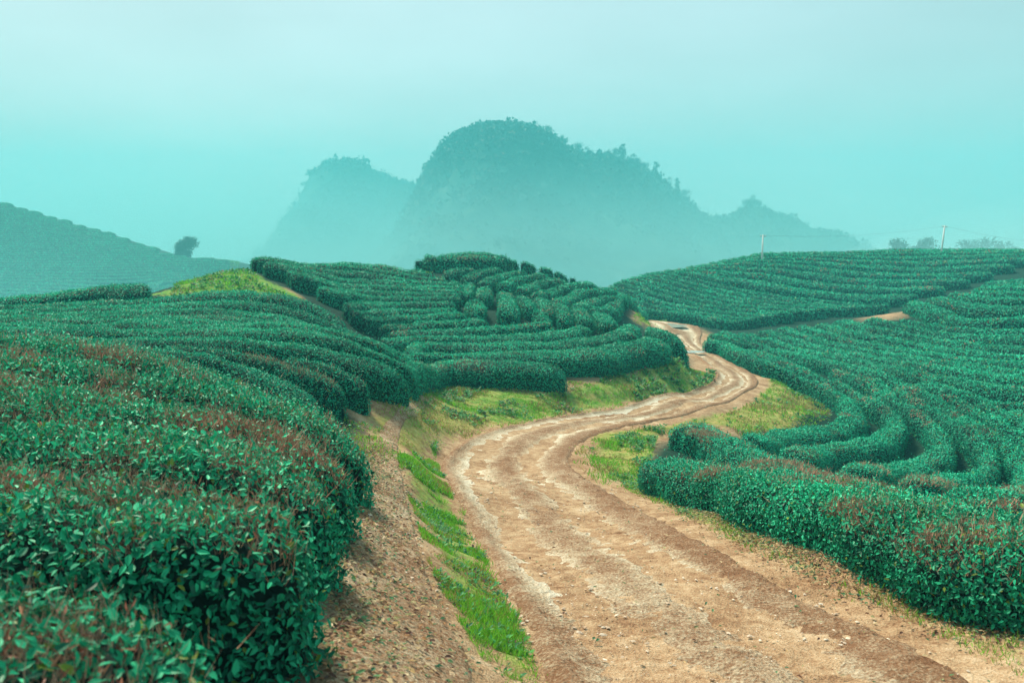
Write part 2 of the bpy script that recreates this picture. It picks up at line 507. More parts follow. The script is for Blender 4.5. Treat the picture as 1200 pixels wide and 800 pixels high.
GRASS_ZONES = [  # polygon (px on the ground), softness m, how green, how dry
 ([(648,800),(612,742),(580,676),(548,612),(525,572),(512,548),(512,535),(480,528),(462,532),(472,560),(488,600),(500,640),(525,690),(556,740),(586,800)], .22, .64, .3),
 ([(420,478),(470,470),(520,455),(600,462),(680,450),(690,470),(610,496),(555,510),(520,524),(470,534),(440,530),(425,505)], .5, .70, .85),
 ([(500,456),(560,458),(640,462),(700,447),(760,430),(800,425),(828,437),(835,446),(790,462),(740,471),(670,484),(600,497),(520,480)], .3, .88, .42),
 ([(690,508),(740,502),(800,492),(850,482),(885,465),(900,450),(895,438),(862,420),(835,405),(826,392),(830,400),(862,417),(910,440),(950,468),(962,486),(930,505),(880,508),(830,498),(780,505),(762,540),(770,566),(740,560),(700,540)], .3, .80, .72),
 ([(700,520),(745,512),(775,508),(765,545),(768,566),(820,592),(880,620),(960,662),(960,675),(900,650),(830,618),(750,580),(700,548)], .25, .72, .3),
 ([(160,349),(210,336),(250,322),(280,314),(296,320),(330,336),(356,352),(300,349),(240,350)], .5, 1.0, .12),
 ([(745,374),(760,362),(790,368),(784,380),(778,388),(765,386)], .5, .8, .5),
 ([(500,318),(485,322),(520,325),(545,332),(520,335)], .5, .8, .4),
 ([(965,672),(1050,700),(1190,750),(1250,770),(1250,800),(1180,785),(1080,735),(1000,695)], .2, .45, .4),
]
GZW = [(world_poly(p), s, g, y) for p, s, g, y in GRASS_ZONES]

_vx, _vy = _X.ravel(), _Y.ravel()
_grass = np.zeros_like(_vx); _dry = np.zeros_like(_vx)
for p, s, g, y in GZW:
    c = p.mean(0); R = np.linalg.norm(p - c, axis=1).max() + 3
    k = np.where((_vx - c[0]) ** 2 + (_vy - c[1]) ** 2 < R * R)[0]
    m = poly_mask(_vx[k], _vy[k], p, s) * g
    up = m > _grass[k]
    _dry[k] = np.where(up, y, _dry[k]); _grass[k] = np.maximum(_grass[k], m)
_rad = np.hypot(_vx, _vy)
_far = np.clip((_rad - 95) / 40, 0, 1)
_grass = np.maximum(_grass, _far * 0.15)                       # beyond the gardens: rough pasture
_z = HG.ravel() + 0.012 * fbm(_vx * 6, _vy * 6, 0, 9, 2) * (_rad < 25)
_np_, _nr_ = _pg.shape
_ii, _jj = np.meshgrid(np.arange(_np_ - 1), np.arange(_nr_ - 1), indexing='ij')
_a = (_ii * _nr_ + _jj).ravel()
_quads = np.stack([_a, _a + _nr_, _a + _nr_ + 1, _a + 1], 1)[:, ::-1]
_tri = np.array([(len(_vx), i * _nr_, (i + 1) * _nr_) for i in range(_np_ - 1)])[:, ::-1]
_verts = np.vstack([np.stack([_vx, _vy, _z], 1), [[0, 0, float(H(0.0, 0.5))]]])
# bare trodden soil: along the track and path, in front of the hedges, on one patch of the far lane; elsewhere weeds and leaf litter, darkened for the shade between rows
_bare = np.zeros(len(_vx))
_k = np.where((_rad < 75) & (_vy > 0.5))[0]
_bare[_k] = np.clip((3.1 - poly_dist(_vx[_k], _vy[_k], ROAD_C[::3])) / 1.2, 0, 1)
for _p, _s in (([(372,800),(384,740),(396,680),(405,630),(418,585),(432,540),(430,500),(395,475),(480,468),(474,440),(470,428),(452,410),(458,402),(478,425),(494,458),(600,462),(560,520),(480,545),(640,800)], .15),
               ([(1010,373),(1040,367),(1062,366),(1058,372),(1035,375)], .8), ([(740,372),(760,363),(782,370),(775,380),(750,380)], .4), ([(318,340),(334,337),(356,350),(346,352)], .2),
               ([(990,690),(1080,720),(1190,750),(1250,760),(1250,800),(1000,800)], .2)):
    _pw = path_xy(_p)
    _bare[_k] = np.maximum(_bare[_k], poly_mask(_vx[_k], _vy[_k], _pw, _s))
_bare = np.append(_bare, 1)
_grass = np.append(_grass, 0); _dry = np.append(_dry, 0)

def ground_material():
    m, nt, b = new_mat("earth")
    geo = nd(nt, "ShaderNodeNewGeometry")
    def noise(scale, detail=6, rough=.55):
        n = nd(nt, "ShaderNodeTexNoise"); n.inputs['Scale'].default_value = scale
        n.inputs['Detail'].default_value = detail; n.inputs['Roughness'].default_value = rough
        nt.links.new(geo.outputs['Position'], n.inputs['Vector']); return n
    def ramp(src, stops):
        r = nd(nt, "ShaderNodeValToRGB"); e = r.color_ramp.elements
        while len(e) > 1: e.remove(e[0])
        e[0].position, e[0].color = stops[0][0], (*stops[0][1], 1)
        for p, c in stops[1:]:
            q = e.new(p); q.color = (*c, 1)
        nt.links.new(src, r.inputs[0]); return r
    n1, n2, n3, n4 = noise(1.3), noise(9), noise(55, 4), noise(3.1)
    mx = nd(nt, "ShaderNodeMath", operation='ADD'); nt.links.new(n1.outputs[0], mx.inputs[0])
    m2 = nd(nt, "ShaderNodeMath", operation='MULTIPLY_ADD'); nt.links.new(n2.outputs[0], m2.inputs[0]); m2.inputs[1].default_value = .9; nt.links.new(n3.outputs[0], m2.inputs[2])
    nt.links.new(m2.outputs[0], mx.inputs[1])
    sc = nd(nt, "ShaderNodeMath", operation='MULTIPLY'); nt.links.new(mx.outputs[0], sc.inputs[0]); sc.inputs[1].default_value = .345
    soil = ramp(sc.outputs[0], [(.36, (.13, .060, .030)), (.46, (.29, .175, .095)), (.54, (.42, .29, .17)), (.66, (.60, .48, .33))])
    grs = ramp(n2.outputs[0], [(.3, (.035, .14, .020)), (.5, (.08, .24, .03)), (.7, (.16, .30, .05))])
    dry = ramp(n2.outputs[0], [(.3, (.19, .17, .045)), (.5, (.31, .27, .08)), (.7, (.42, .36, .15))])
    ag = nd(nt, "ShaderNodeAttribute", attribute_name="grass"); ad = nd(nt, "ShaderNodeAttribute", attribute_name="dry")
    gd = nd(nt, "ShaderNodeMix", data_type='RGBA')
    dm = nd(nt, "ShaderNodeMath", operation='MULTIPLY_ADD'); nt.links.new(n4.outputs[0], dm.inputs[0]); dm.inputs[1].default_value = 2.4; dm.inputs[2].default_value = -1.2
    da = nd(nt, "ShaderNodeMath", operation='ADD', use_clamp=True); nt.links.new(dm.outputs[0], da.inputs[0]); nt.links.new(ad.outputs['Fac'], da.inputs[1])
    nt.links.new(da.outputs[0], gd.inputs['Factor']); nt.links.new(grs.outputs[0], gd.inputs['A']); nt.links.new(dry.outputs[0], gd.inputs['B'])
    # grass grows where mask + noise is high enough
    k1 = nd(nt, "ShaderNodeMath", operation='ADD'); nt.links.new(n4.outputs[0], k1.inputs[0]); nt.links.new(n2.outputs[0], k1.inputs[1])
    k2 = nd(nt, "ShaderNodeMath", operation='MULTIPLY_ADD'); nt.links.new(k1.outputs[0], k2.inputs[0]); k2.inputs[1].default_value = 1.5; k2.inputs[2].default_value = -2.0
    k3 = nd(nt, "ShaderNodeMath", operation='MULTIPLY_ADD'); nt.links.new(ag.outputs['Fac'], k3.inputs[0]); k3.inputs[1].default_value = 2.0; nt.links.new(k2.outputs[0], k3.inputs[2])
    mr = nd(nt, "ShaderNodeMapRange"); mr.interpolation_type = 'SMOOTHSTEP'
    mr.inputs[1].default_value = .25; mr.inputs[2].default_value = .95
    nt.links.new(k3.outputs[0], mr.inputs[0])
    fin = nd(nt, "ShaderNodeMix", data_type='RGBA')
    ab = nd(nt, "ShaderNodeAttribute", attribute_name="bare")
    litter_shade = ramp(n2.outputs[0], [(.3, (.006, .022, .016)), (.5, (.008, .042, .028)), (.72, (.014, .036, .022))])  # weeds and litter, with the shade between hedge rows put into the colour
    sl = nd(nt, "ShaderNodeMix", data_type='RGBA'); nt.links.new(ab.outputs['Fac'], sl.inputs['Factor']); nt.links.new(litter_shade.outputs[0], sl.inputs['A']); nt.links.new(soil.outputs[0], sl.inputs['B'])
    nt.links.new(mr.outputs[0], fin.inputs['Factor']); nt.links.new(sl.outputs['Result'], fin.inputs['A']); nt.links.new(gd.outputs['Result'], fin.inputs['B'])
    nt.links.new(fin.outputs['Result'], b.inputs['Base Color'])
    b.inputs['Roughness'].default_value = .95; b.inputs['Specular IOR Level'].default_value = .12
    bp = nd(nt, "ShaderNodeBump"); bp.inputs['Strength'].default_value = .9; bp.inputs['Distance'].default_value = .03
    nt.links.new(m2.outputs[0], bp.inputs['Height']); nt.links.new(bp.outputs[0], b.inputs['Normal'])
    return m

ground = link("ground", mesh_np("ground", _verts, _quads, _tri, None, [ground_material()], smooth=True, attrs={"grass": _grass, "dry": _dry, "bare": _bare}))
tag(ground, kind="structure")

# ------------------------------------------------------------------ the track: a worn sheet with two wheel ruts
def road_material(name, tracks=True):
    m, nt, b = new_mat(name)
    geo = nd(nt, "ShaderNodeNewGeometry")
    def noise(scale, detail=6, rough=.6):
        n = nd(nt, "ShaderNodeTexNoise"); n.inputs['Scale'].default_value = scale
        n.inputs['Detail'].default_value = detail; n.inputs['Roughness'].default_value = rough
        nt.links.new(geo.outputs['Position'], n.inputs['Vector']); return n
    n1, n2, n3 = noise(1.1), noise(7), noise(38, 5, .7)
    vo = nd(nt, "ShaderNodeTexVoronoi"); vo.inputs['Scale'].default_value = 34
    nt.links.new(geo.outputs['Position'], vo.inputs['Vector'])
    at = nd(nt, "ShaderNodeAttribute", attribute_name="wear")
    s1 = nd(nt, "ShaderNodeMath", operation='MULTIPLY_ADD'); nt.links.new(n2.outputs[0], s1.inputs[0]); s1.inputs[1].default_value = .55; s1.inputs[2].default_value = -.275
    s2 = nd(nt, "ShaderNodeMath", operation='MULTIPLY_ADD'); nt.links.new(n3.outputs[0], s2.inputs[0]); s2.inputs[1].default_value = 1.3; s2.inputs[2].default_value = -.65
    s3 = nd(nt, "ShaderNodeMath", operation='MULTIPLY_ADD'); nt.links.new(n1.outputs[0], s3.inputs[0]); s3.inputs[1].default_value = .35; s3.inputs[2].default_value = -.175
    a1 = nd(nt, "ShaderNodeMath", operation='ADD'); nt.links.new(s1.outputs[0], a1.inputs[0]); nt.links.new(s2.outputs[0], a1.inputs[1])
    a2 = nd(nt, "ShaderNodeMath", operation='ADD'); nt.links.new(a1.outputs[0], a2.inputs[0]); nt.links.new(s3.outputs[0], a2.inputs[1])
    a3 = nd(nt, "ShaderNodeMath", operation='ADD'); nt.links.new(a2.outputs[0], a3.inputs[0]); nt.links.new(at.outputs['Fac'], a3.inputs[1])
    r = nd(nt, "ShaderNodeValToRGB"); e = r.color_ramp.elements
    e[0].position, e[0].color = 0.0, (.17, .075, .034, 1)
    e[1].position, e[1].color = 1.0, (.80, .75, .62, 1)
    for p, c in ((.25, (.27, .155, .085)), (.5, (.49, .39, .26)), (.75, (.68, .62, .48))):
        q = e.new(p); q.color = (*c, 1)
    nt.links.new(a3.outputs[0], r.inputs[0])
    nt.links.new(r.outputs[0], b.inputs['Base Color'])
    b.inputs['Roughness'].default_value = .93; b.inputs['Specular IOR Level'].default_value = .15
    hs = nd(nt, "ShaderNodeMath", operation='MULTIPLY_ADD'); nt.links.new(n3.outputs[0], hs.inputs[0]); hs.inputs[1].default_value = .8; nt.links.new(n2.outputs[0], hs.inputs[2])
    hv = nd(nt, "ShaderNodeMath", operation='MULTIPLY_ADD'); nt.links.new(vo.outputs['Distance'], hv.inputs[0]); hv.inputs[1].default_value = -.35; nt.links.new(hs.outputs[0], hv.inputs[2])
    bp = nd(nt, "ShaderNodeBump"); bp.inputs['Strength'].default_value = 1.0; bp.inputs['Distance'].default_value = .045
    nt.links.new(hv.outputs[0], bp.inputs['Height']); nt.links.new(bp.outputs[0], b.inputs['Normal'])
    return m

def sheet(name, L, R, mat, wear_fn, height_fn, ncross=70, lift=.018):
    """ribbon between two lines, its edges dipping into the ground so the border is ragged"""
    st = [L[0]]; acc = [np.concatenate([L[0], R[0]])]
    both = np.hstack([L, R])
    # station spacing grows with the distance from the eye
    s = np.concatenate([[0], np.cumsum(np.linalg.norm(np.diff(0.5 * (L + R), axis=0), axis=1))])
    pos, out = 0.0, []
    while pos < s[-1]:
        out.append(pos)
        c = [np.interp(pos, s, 0.5 * (L + R)[:, k]) for k in (0, 1)]
        pos += max(.03, .006 * math.hypot(*c))
    rows = np.stack([np.interp(out, s, both[:, k]) for k in range(4)], 1)
    t = np.linspace(-1.06, 1.06, ncross)
    x = rows[:, 0:1] + (rows[:, 2:3] - rows[:, 0:1]) * (t[None] + 1) / 2
    y = rows[:, 1:2] + (rows[:, 3:4] - rows[:, 1:2]) * (t[None] + 1) / 2
    tt = np.broadcast_to(t[None], x.shape)
    ss = np.broadcast_to(np.array(out)[:, None], x.shape)
    d = np.hypot(x, y)
    edge = np.clip((np.abs(tt) - .86) / .20, 0, 1)
    z = H(x, y) + lift + .0006 * d + height_fn(x, y, tt, ss) - edge ** 1.3 * (.11 + .0016 * d)
    w = wear_fn(x, y, tt, ss)
    n, mth = x.shape
    ii, jj = np.meshgrid(np.arange(n - 1), np.arange(mth - 1), indexing='ij')
    a = (ii * mth + jj).ravel()
    q = np.stack([a, a + 1, a + mth + 1, a + mth], 1)
    me = mesh_np(name, np.stack([x.ravel(), y.ravel(), z.ravel()], 1), q, None, None, [mat], smooth=True, attrs={"wear": w.ravel()})
    return tag(link(name, me), kind="structure")

def _track(t, c, w):
    return np.exp(-((t - c) / w) ** 2)
def road_wear(x, y, t, s):
    wob = .08 * fbm(s * .22, t * .3, 0, 21, 3)
    a = _track(t + wob, -.52, .26); b = _track(t + wob, .34, .21)
    brk = np.clip(.75 + .55 * fbm(s * .45, t * 1.5, 0, 33, 3), .25, 1.2)
    near = np.clip((np.hypot(x, y) - 5) / 20, 0, 1)
    w = .30 + (.46 + .06 * near) * np.maximum(a, b) * brk - (.125 - .08 * near) * np.clip((t + wob + .12 * fbm(x * 1.5, y * 1.5, 0, 14, 3) - .55) / .5, 0, 1) - .08 * np.clip((-t - .75) / .3, 0, 1) - .07 * near * (1 - np.maximum(a, b))
    return w + .04 * fbm(s * .7, t * 5, 0, 8, 3) + .055 * fbm(x * 2.6, y * 2.6, 0, 9, 4)
def road_height(x, y, t, s):
    wob = .08 * fbm(s * .22, t * .3, 0, 21, 3)
    a = _track(t + wob, -.50, .22); b = _track(t + wob, .34, .20)
    return (-.050 * np.maximum(a, b) + .016 * fbm(s * 1.1, t * 3.2, 0, 4, 3) + .010 * fbm(x * 7, y * 7, 0, 5, 3) + .006 * fbm(x * 17, y * 17, 0, 6, 2)
            + .012 * _track(t, .82, .2) * (.6 + .5 * vnoise(s * .6, 0, 0, 3)) + .04 * _track(t, -.9, .1))
M_ROAD = road_material("dirt_track")
road = sheet("dirt_road", ROAD_L, ROAD_R, M_ROAD, road_wear, road_height, 96)

PATH_PAIRS = [(('w', -1.0, 1.2), ('w', -.2, 1.2)), (('w', -.78, 2.6), ('w', -.18, 2.6)), ((372, 800), (560, 800)), ((382, 740), (540, 745)), ((395, 680), (512, 690)), ((404, 630), (494, 640)),
              ((416, 590), (482, 600)), ((430, 555), (474, 562)), ((438, 528), (468, 532)), ((444, 506), (470, 508)), ((462, 486), (492, 486)), ((478, 470), (500, 470)), ((476, 458), (490, 456)),
              ((462, 444, 21.5), (474, 442, 21.8)), ((447, 420, 25.0), (456, 418, 25.0))]
_pl = path_xy([p[0] for p in PATH_PAIRS]); _pr = path_xy([p[1] for p in PATH_PAIRS])
_pb = smooth_line(np.hstack([_pl, _pr]), 0.15)
PATH_L, PATH_R = _pb[:, :2], _pb[:, 2:]
path = sheet("footpath", PATH_L, PATH_R, M_ROAD, lambda x, y, t, s: .30 + .08 * fbm(x * 1.5, y * 1.5, 0, 40, 3) + .06 * (1 - np.abs(t)),
             lambda x, y, t, s: .012 * fbm(x * 3, y * 3, 0, 44, 3) + .006 * fbm(x * 12, y * 12, 0, 45, 2), 40, .012)

# rain puddle lying in the track where it turns behind the mound
def puddle_mat():
    m, nt, b = new_mat("puddle_water")
    b.inputs['Base Color'].default_value = (.34, .33, .28, 1); b.inputs['Roughness'].default_value = .16
    b.inputs['Specular IOR Level'].default_value = .8
    return m
_M_PUD = puddle_mat()
for cx, cy, ax, ay in (((786, 382), None, 1.25, .8), ((806, 414), None, .8, .22))[:2] and [(786, 382, .95, .7), (807, 413, .75, .22)]:
    c = hit(cx, cy); th = np.linspace(0, 2 * math.pi, 40, endpoint=False)
    rr = 1 + .25 * fbm(np.cos(th) * 1.3 + cx, np.sin(th) * 1.3, 0, 2, 3)
    px = c[0] + ax * rr * np.cos(th); py = c[1] + ay * rr * np.sin(th) * 2.2
    zz = float(H(c[0], c[1])) + .052
    v = np.vstack([np.stack([px, py, np.full(40, zz)], 1), [[c[0], c[1], zz]]])
    me = mesh_np("puddle", v, None, np.array([(40, i, (i + 1) % 40) for i in range(40)]), None, [_M_PUD])
    tag(link("puddle", me), kind="structure")
# ------------------------------------------------------------------ tea hedges, one object per row
ORD = ["nearest", "second", "third", "fourth", "fifth", "sixth", "seventh", "eighth", "ninth", "tenth", "eleventh", "twelfth", "thirteenth",
       "fourteenth", "fifteenth", "sixteenth", "seventeenth", "eighteenth", "nineteenth", "twentieth", "twenty-first", "twenty-second", "twenty-third",
       "twenty-fourth", "twenty-fifth", "twenty-sixth", "twenty-seventh", "twenty-eighth", "twenty-ninth", "thirtieth", "thirty-first", "thirty-second",
       "thirty-third", "thirty-fourth", "thirty-fifth", "thirty-sixth", "thirty-seventh", "thirty-eighth", "thirty-ninth", "fortieth", "forty-first", "forty-second"]
for _k in range(43, 90):
    ORD.append({4: "forty", 5: "fifty", 6: "sixty", 7: "seventy", 8: "eighty"}[_k // 10] + ("-" + ["", "first", "second", "third", "fourth", "fifth", "sixth", "seventh", "eighth", "ninth"][_k % 10] if _k % 10 else "th"))
ORD = [o.replace("fiftyth", "fiftieth").replace("sixtyth", "sixtieth").replace("seventyth", "seventieth").replace("eightyth", "eightieth") for o in ORD]
def nth(k):                     # 1-based ordinal, "first" spelled out
    return "first" if k == 1 else ORD[k - 1]

ROWS = []   # dicts: line (n,2), h, wmax, group, label, brown
def add_row(pts, label, group, h=HH, wmax=1.35, brown=.25, hh=None, raw=False, fac=None):
    line = np.asarray(pts, float) if raw else path_xy(pts, hh if hh is not None else h)
    ROWS.append(dict(line=smooth_line(line, .3), h=h, wmax=wmax, group=group, label=label, brown=brown, fac=fac))

def resamp(p, n):
    p = np.asarray(p, float)
    s = np.concatenate([[0], np.cumsum(np.linalg.norm(np.diff(p, axis=0), axis=1))]); t = np.linspace(0, s[-1], n)
    return np.stack([np.interp(t, s, p[:, k]) for k in (0, 1)], 1)
def between(a, b, k):
    """the k rows strictly between two key rows, bowing slightly at random"""
    a, b = resamp(smooth_line(a, .4), 24), resamp(smooth_line(b, .4), 24)
    return [a + (b - a) * (i + 1) / (k + 1) for i in range(k)]
def ud(pts):
    return np.array([(float(xslope(u)) * d, d) for u, d in pts])

# --- left foreground, beside the footpath
g = "large clipped tea hedges in the left foreground"
near_lab = ["blurred tea hedge filling the bottom left corner of the photo",
            "big leafy tea hedge at lower left with the deep shadowed end beside the footpath",
            "tea hedge behind the lower left one, flecked with bare pinkish twigs",
            "brown-twigged tea hedge on the left whose end bulges over the footpath",
            "dark rounded green tea hedge end sticking out furthest at the top of the footpath",
            "last foreground tea hedge on the left, brownish along its top, before the dip"]
for (xe, y0), lab, L, br in zip([(-.96, 1.92), (-.93, 3.42), (-1.08, 4.72), (-1.26, 6.15), (-1.42, 7.6), (-1.85, 9.0)], near_lab, (4, 5, 6.5, 8, 9, 10), (.46, .5, .66, .8, .5, .7)):
    D = np.linspace(0, L, 14)
    add_row(np.stack([xe - D, y0 + .16 * D + .42 * (1 - np.exp(-D / .6))], 1), lab, g, h=.66 if y0 < 5 else .62, wmax=1.5, brown=br, raw=True, fac=.92)
# --- dip and left field
g = "tea rows of the left field behind the foreground hedges"
for (xe, y0), L, lab in (((-3.0, 10.9), 9, "tea row sunk in the dip right behind the brown-topped foreground hedge"), ((-3.3, 12.5), 10, "short-ended tea row deep in the dip, second behind the foreground hedges")):
    D = np.linspace(0, L, 12)
    add_row(np.stack([xe - D, y0 + .02 * D], 1), lab, g, raw=True)
E1 = [(357,463),(340,452),(315,442),(290,431),(265,423),(240,417),(200,411),(150,408,14.6),(60,405,14.2),(-150,402,13.4)]
E2 = [(401,452),(380,442),(352,434),(327,425),(302,418),(277,412),(240,408),(150,403,15.6),(60,400,15.2),(-150,398,14.4)]
E3 = [(431,449),(415,439),(390,431),(365,424),(340,420),(326,418)]
E4 = [(479,444),(465,433),(430,424),(395,415),(365,408),(327,403),(290,400),(240,397),(150,394,17.0),(60,393,16.4),(-150,392,15.4)]
add_row(E1, "left field tea row whose end ducks behind the brown foreground crest", g)
add_row(E2, "left field tea row ending in the leftmost full rounded nose above the grass", g)
add_row(E3, "short wedge-shaped tea row squeezed between two longer noses in the left field", g)
add_row(E4, "left field tea row with the big dark rounded nose beside the bare path gap", g, h=.64)
LTOP = ud([(403,28.0),(376,28.7),(340,28.9),(300,28.9),(240,29.0),(180,28.6),(100,27.8),(0,25.6),(-150,22.5)])
for k, p in enumerate(between(path_xy(E4, HH), LTOP, 6)):
    p = p + np.stack([np.interp(np.linspace(0, 1, 24), [0, .25, 1], [[.5, .8, 1.0, 1.0, .7, .4][k], 0, 0]), np.zeros(24)], 1)
    add_row(p, f"left field tea row, {nth(k + 1)} one up the slope above the big dark nose", g, raw=True, brown=.4 if k in (2, 3) else .15)
add_row(LTOP, "topmost left field tea row along the foot of the bright grassy knoll", g, raw=True)
add_row(ud([(172,30.4),(135,31.2),(90,31.2),(30,29.3),(-60,26.5)]), "short tea hedge with a dark rounded end standing on the left field skyline", g, raw=True, h=.75)

# --- central mound
g = "tea rows on the central mound"
add_row([(474,432),(490,427),(520,425),(570,425),(620,427),(650,431),(662,436)], "front tea hedge at the foot of the central mound, short and brown-topped", g, h=.63, brown=.6, wmax=1.3)
M1 = [(479,416),(500,414),(540,413),(600,413.5),(660,412),(700,409),(730,405),(760,400),(779,398)]
M2 = [(454,405),(490,402),(520,402),(600,401),(660,399),(690,396),(716,391),(733,385),(742,380)]
M3 = [(449,395),(490,393),(580,392),(640,390),(668,386),(688,380)]
M4 = [(457,386),(500,385),(560,383),(600,380),(622,378),(648,377)]
M5 = [(446,377),(500,376),(540,374.5),(572,373)]
M6 = [(426,369),(480,368.5),(520,367),(546,364)]
M7 = [(412,361.5),(470,361),(536,359)]
M8 = [(406,355),(460,354),(534,351.5)]
names = ["long tea hedge wrapping the front of the mound round to its right tip", "second wrapping tea row up the mound, curling at its right end", "third wrapping tea row up the mound front", "fourth tea row up the mound, meeting the upright tongues",
         "fifth tea row up the mound, stopping below the upright tongues", "sixth tea row up the mound front", "seventh tea row up the mound front", "eighth tea row up the mound front"]
for m, lab, br in zip((M1, M2, M3, M4, M5, M6, M7, M8), names, (.25, .2, .2, .35, .15, .1, .1, .1)):
    add_row(m, lab, g, h=.62 if m is M1 else .58, brown=br, hh=HH, fac=.84, wmax=1.6 if m is M1 else 1.35)
MTOP = ud([(297,43.2),(330,44.3),(370,45.2),(410,45.6),(440,45.4),(478,44.6),(512,44.0)])
_nl = [(380,33.0),(352,33.8),(334,35.3),(321,36.6),(306,38.6),(294,40.4)]
for k, p in enumerate(between(path_xy(M8, HH), MTOP, 6)):
    p = np.vstack([ud([_nl[k]]) - [[.4 * math.sin(k * 2.3), .2 * math.cos(k * 3.1)]], p[1:][p[1:, 0] > ud([_nl[k]])[0, 0] + .5], p[-1:] + (p[-1:] - p[-3:-2]) / np.linalg.norm(p[-1] - p[-3]) * [.4, .8, 1.0, 1.0, .8, .5][k]])
    add_row(p, f"smooth mound tea row on the left shoulder, {nth(k + 1)} below the skyline row" if False else f"tea row on the mound's left shoulder, {nth(6 - k)} below its skyline row", g, raw=True, brown=.15)
add_row(MTOP, "skyline tea row along the mound's flat left shoulder", g, raw=True)
add_row(ud([(800,33.6),(786,34.6),(772,36.2),(760,37.5)]), "dark bushy tea hedge forming the mound's right tip above the track bend", g, raw=True, h=.75)
# knob on top
add_row(ud([(497,48.5),(515,48.0),(540,48.0),(572,48.6),(590,49.6)]), "dark front tea hedge around the very top of the mound", g, raw=True, h=.8)
add_row(ud([(512,50.3),(544,50.2),(580,51.2),(600,52.0)]), "rear tea hedge crowning the highest skyline of the mound", g, raw=True, h=.8)
add_row(ud([(489,48.3),(496,48.7)]), "small round tea bush at the left end of the mound's top", g, raw=True, h=.62)
add_row(ud([(500,49.6),(508,50.0)]), "small round tea bush tucked behind the front hedge of the mound's top", g, raw=True, h=.85)
add_row(ud([(482,46.2),(498,46.0)]), "low small tea hedge under the left end of the mound's top", g, raw=True, h=.4)
S = [[(522,321),(540,316),(557,315)], [(544,326),(564,318),(587,314)], [(564,330),(588,322),(615,317)], [(588,333),(612,325),(641,321)], [(610,338),(636,331),(663,328)],
     [(628,344),(656,337),(697,333)], [(652,352),(678,343),(700,340),(722,341)], [(675,357),(700,350),(734,349)], [(695,362),(720,357),(751,356)]]
for k, s in enumerate(S):
    add_row(s, f"slanting tea hedge on the mound's right flank, {nth(k + 1)} down from the top knob", g, h=.66, brown=.15, wmax=1.8, fac=.88)
V = [[(530,328),(538,335)], [(550,331),(547,344)], [(556,349),(560,365)], [(568,335),(567,346)], [(592,342),(597,367)], [(612,347),(621,360)], [(628,361),(641,375)], [(635,350),(643,366)], [(656,356),(663,373)], [(679,361),(687,375)], [(706,367),(713,378)]]
vl = ["small upright tea tongue furthest left below the slanting hedges", "upright tea tongue second from the left on the mound", "lower upright tea tongue beneath the second one on the mound", "upright tea tongue third from the left on the mound",
      "widest upright tea tongue in the middle of the mound", "narrow upright tea tongue right of the widest one", "brown-footed lower upright tea tongue on the mound", "upright tea tongue above the brown-footed one", "upright tea tongue third from the right on the mound",
      "upright tea tongue second from the right on the mound", "short upright tea tongue furthest right on the mound"]
for v, lab in zip(V, vl):
    add_row(v, lab, g, h=.6, wmax=1.6, brown=.3, fac=.92)
for k, b in enumerate([[(597,52.6),(606,53.2)], [(612,52.6),(626,54)], [(634,53),(646,54.5)], [(651,54),(663,55.5)], [(669,55),(682,57)]]):
    add_row(ud(b), f"round tea bush on the mound's falling right skyline, {nth(k + 1)} from the top knob", g, raw=True, h=.8, wmax=1.6)

# --- upper right field
g = "tea rows of the upper right field"
U0 = [(690,350,69),(724,357,67),(756,365,64.2),(780,366.5,63),(810,369,62),(840,375,60.3),(860,379,59.3),(888,381,59.5)]
UM = [(764,321,78),(773,321,76),(792,328,74.5),(820,333,73),(850,337,72),(880,343,70.3),(920,349,68.5),(980,356,66.5),(1042,360,64.5)]
UT = [(890,298,88),(905,298,86.5),(960,296,88.5),(1050,294,90.5),(1140,294,91.5),(1290,294,92)]
u0, um, ut = path_xy(U0), path_xy(UM), path_xy(UT)
seq = [u0] + between(u0, um, 7) + [um] + between(um, ut, 9) + [ut]
for k, p in enumerate(seq):
    lab = "lowest tea row of the upper right field, edging the far track and lane" if k == 0 else ("skyline tea row of the upper right field" if k == len(seq) - 1 else f"upper right field tea row, {nth(k)} above its lowest dark edge row")
    add_row(p, lab, g, raw=True, h=.75, wmax=2.2, brown=.1 if k < 10 else .3)
# --- mid right field below the lane
g = "tea rows of the right slope below the lane"
Q0 = [(844,387.5),(866,394.5),(890,403.5),(915,411.5),(950,418),(1000,429.5),(1040,440.5),(1080,450),(1130,461),(1180,471),(1240,482,25.8)]
QM = [(982,376),(1012,382),(1075,394),(1150,405),(1240,415,37)]
Q2 = [(1052,375.5),(1100,381),(1150,386.5),(1250,394,40.5)]
Q2b = [(1064,366,55),(1100,369,50),(1150,371,46),(1260,374,44)]
QT = [(1140,346,55),(1180,347,52),(1280,348,50)]
QX = [(1150,334,70),(1200,326,69),(1320,322,70)]
q0, qm, q2, q2b, qt, qx = path_xy(Q0, HH), path_xy(QM, HH), path_xy(Q2, HH), path_xy(Q2b), path_xy(QT), path_xy(QX)
seq = [q0] + between(q0, qm, 5) + [qm] + between(qm, q2, 1) + [q2, q2b] + between(q2b, qt, 2) + [qt] + between(qt, qx, 6) + [qx]
for k, p in enumerate(seq):
    add_row(p, "straight tea row of the right slope just above the hairpin hedges" if k == 0 else f"right slope tea row, {nth(k)} above the one bordering the hairpins", g, raw=True, brown=.12, wmax=1.7)
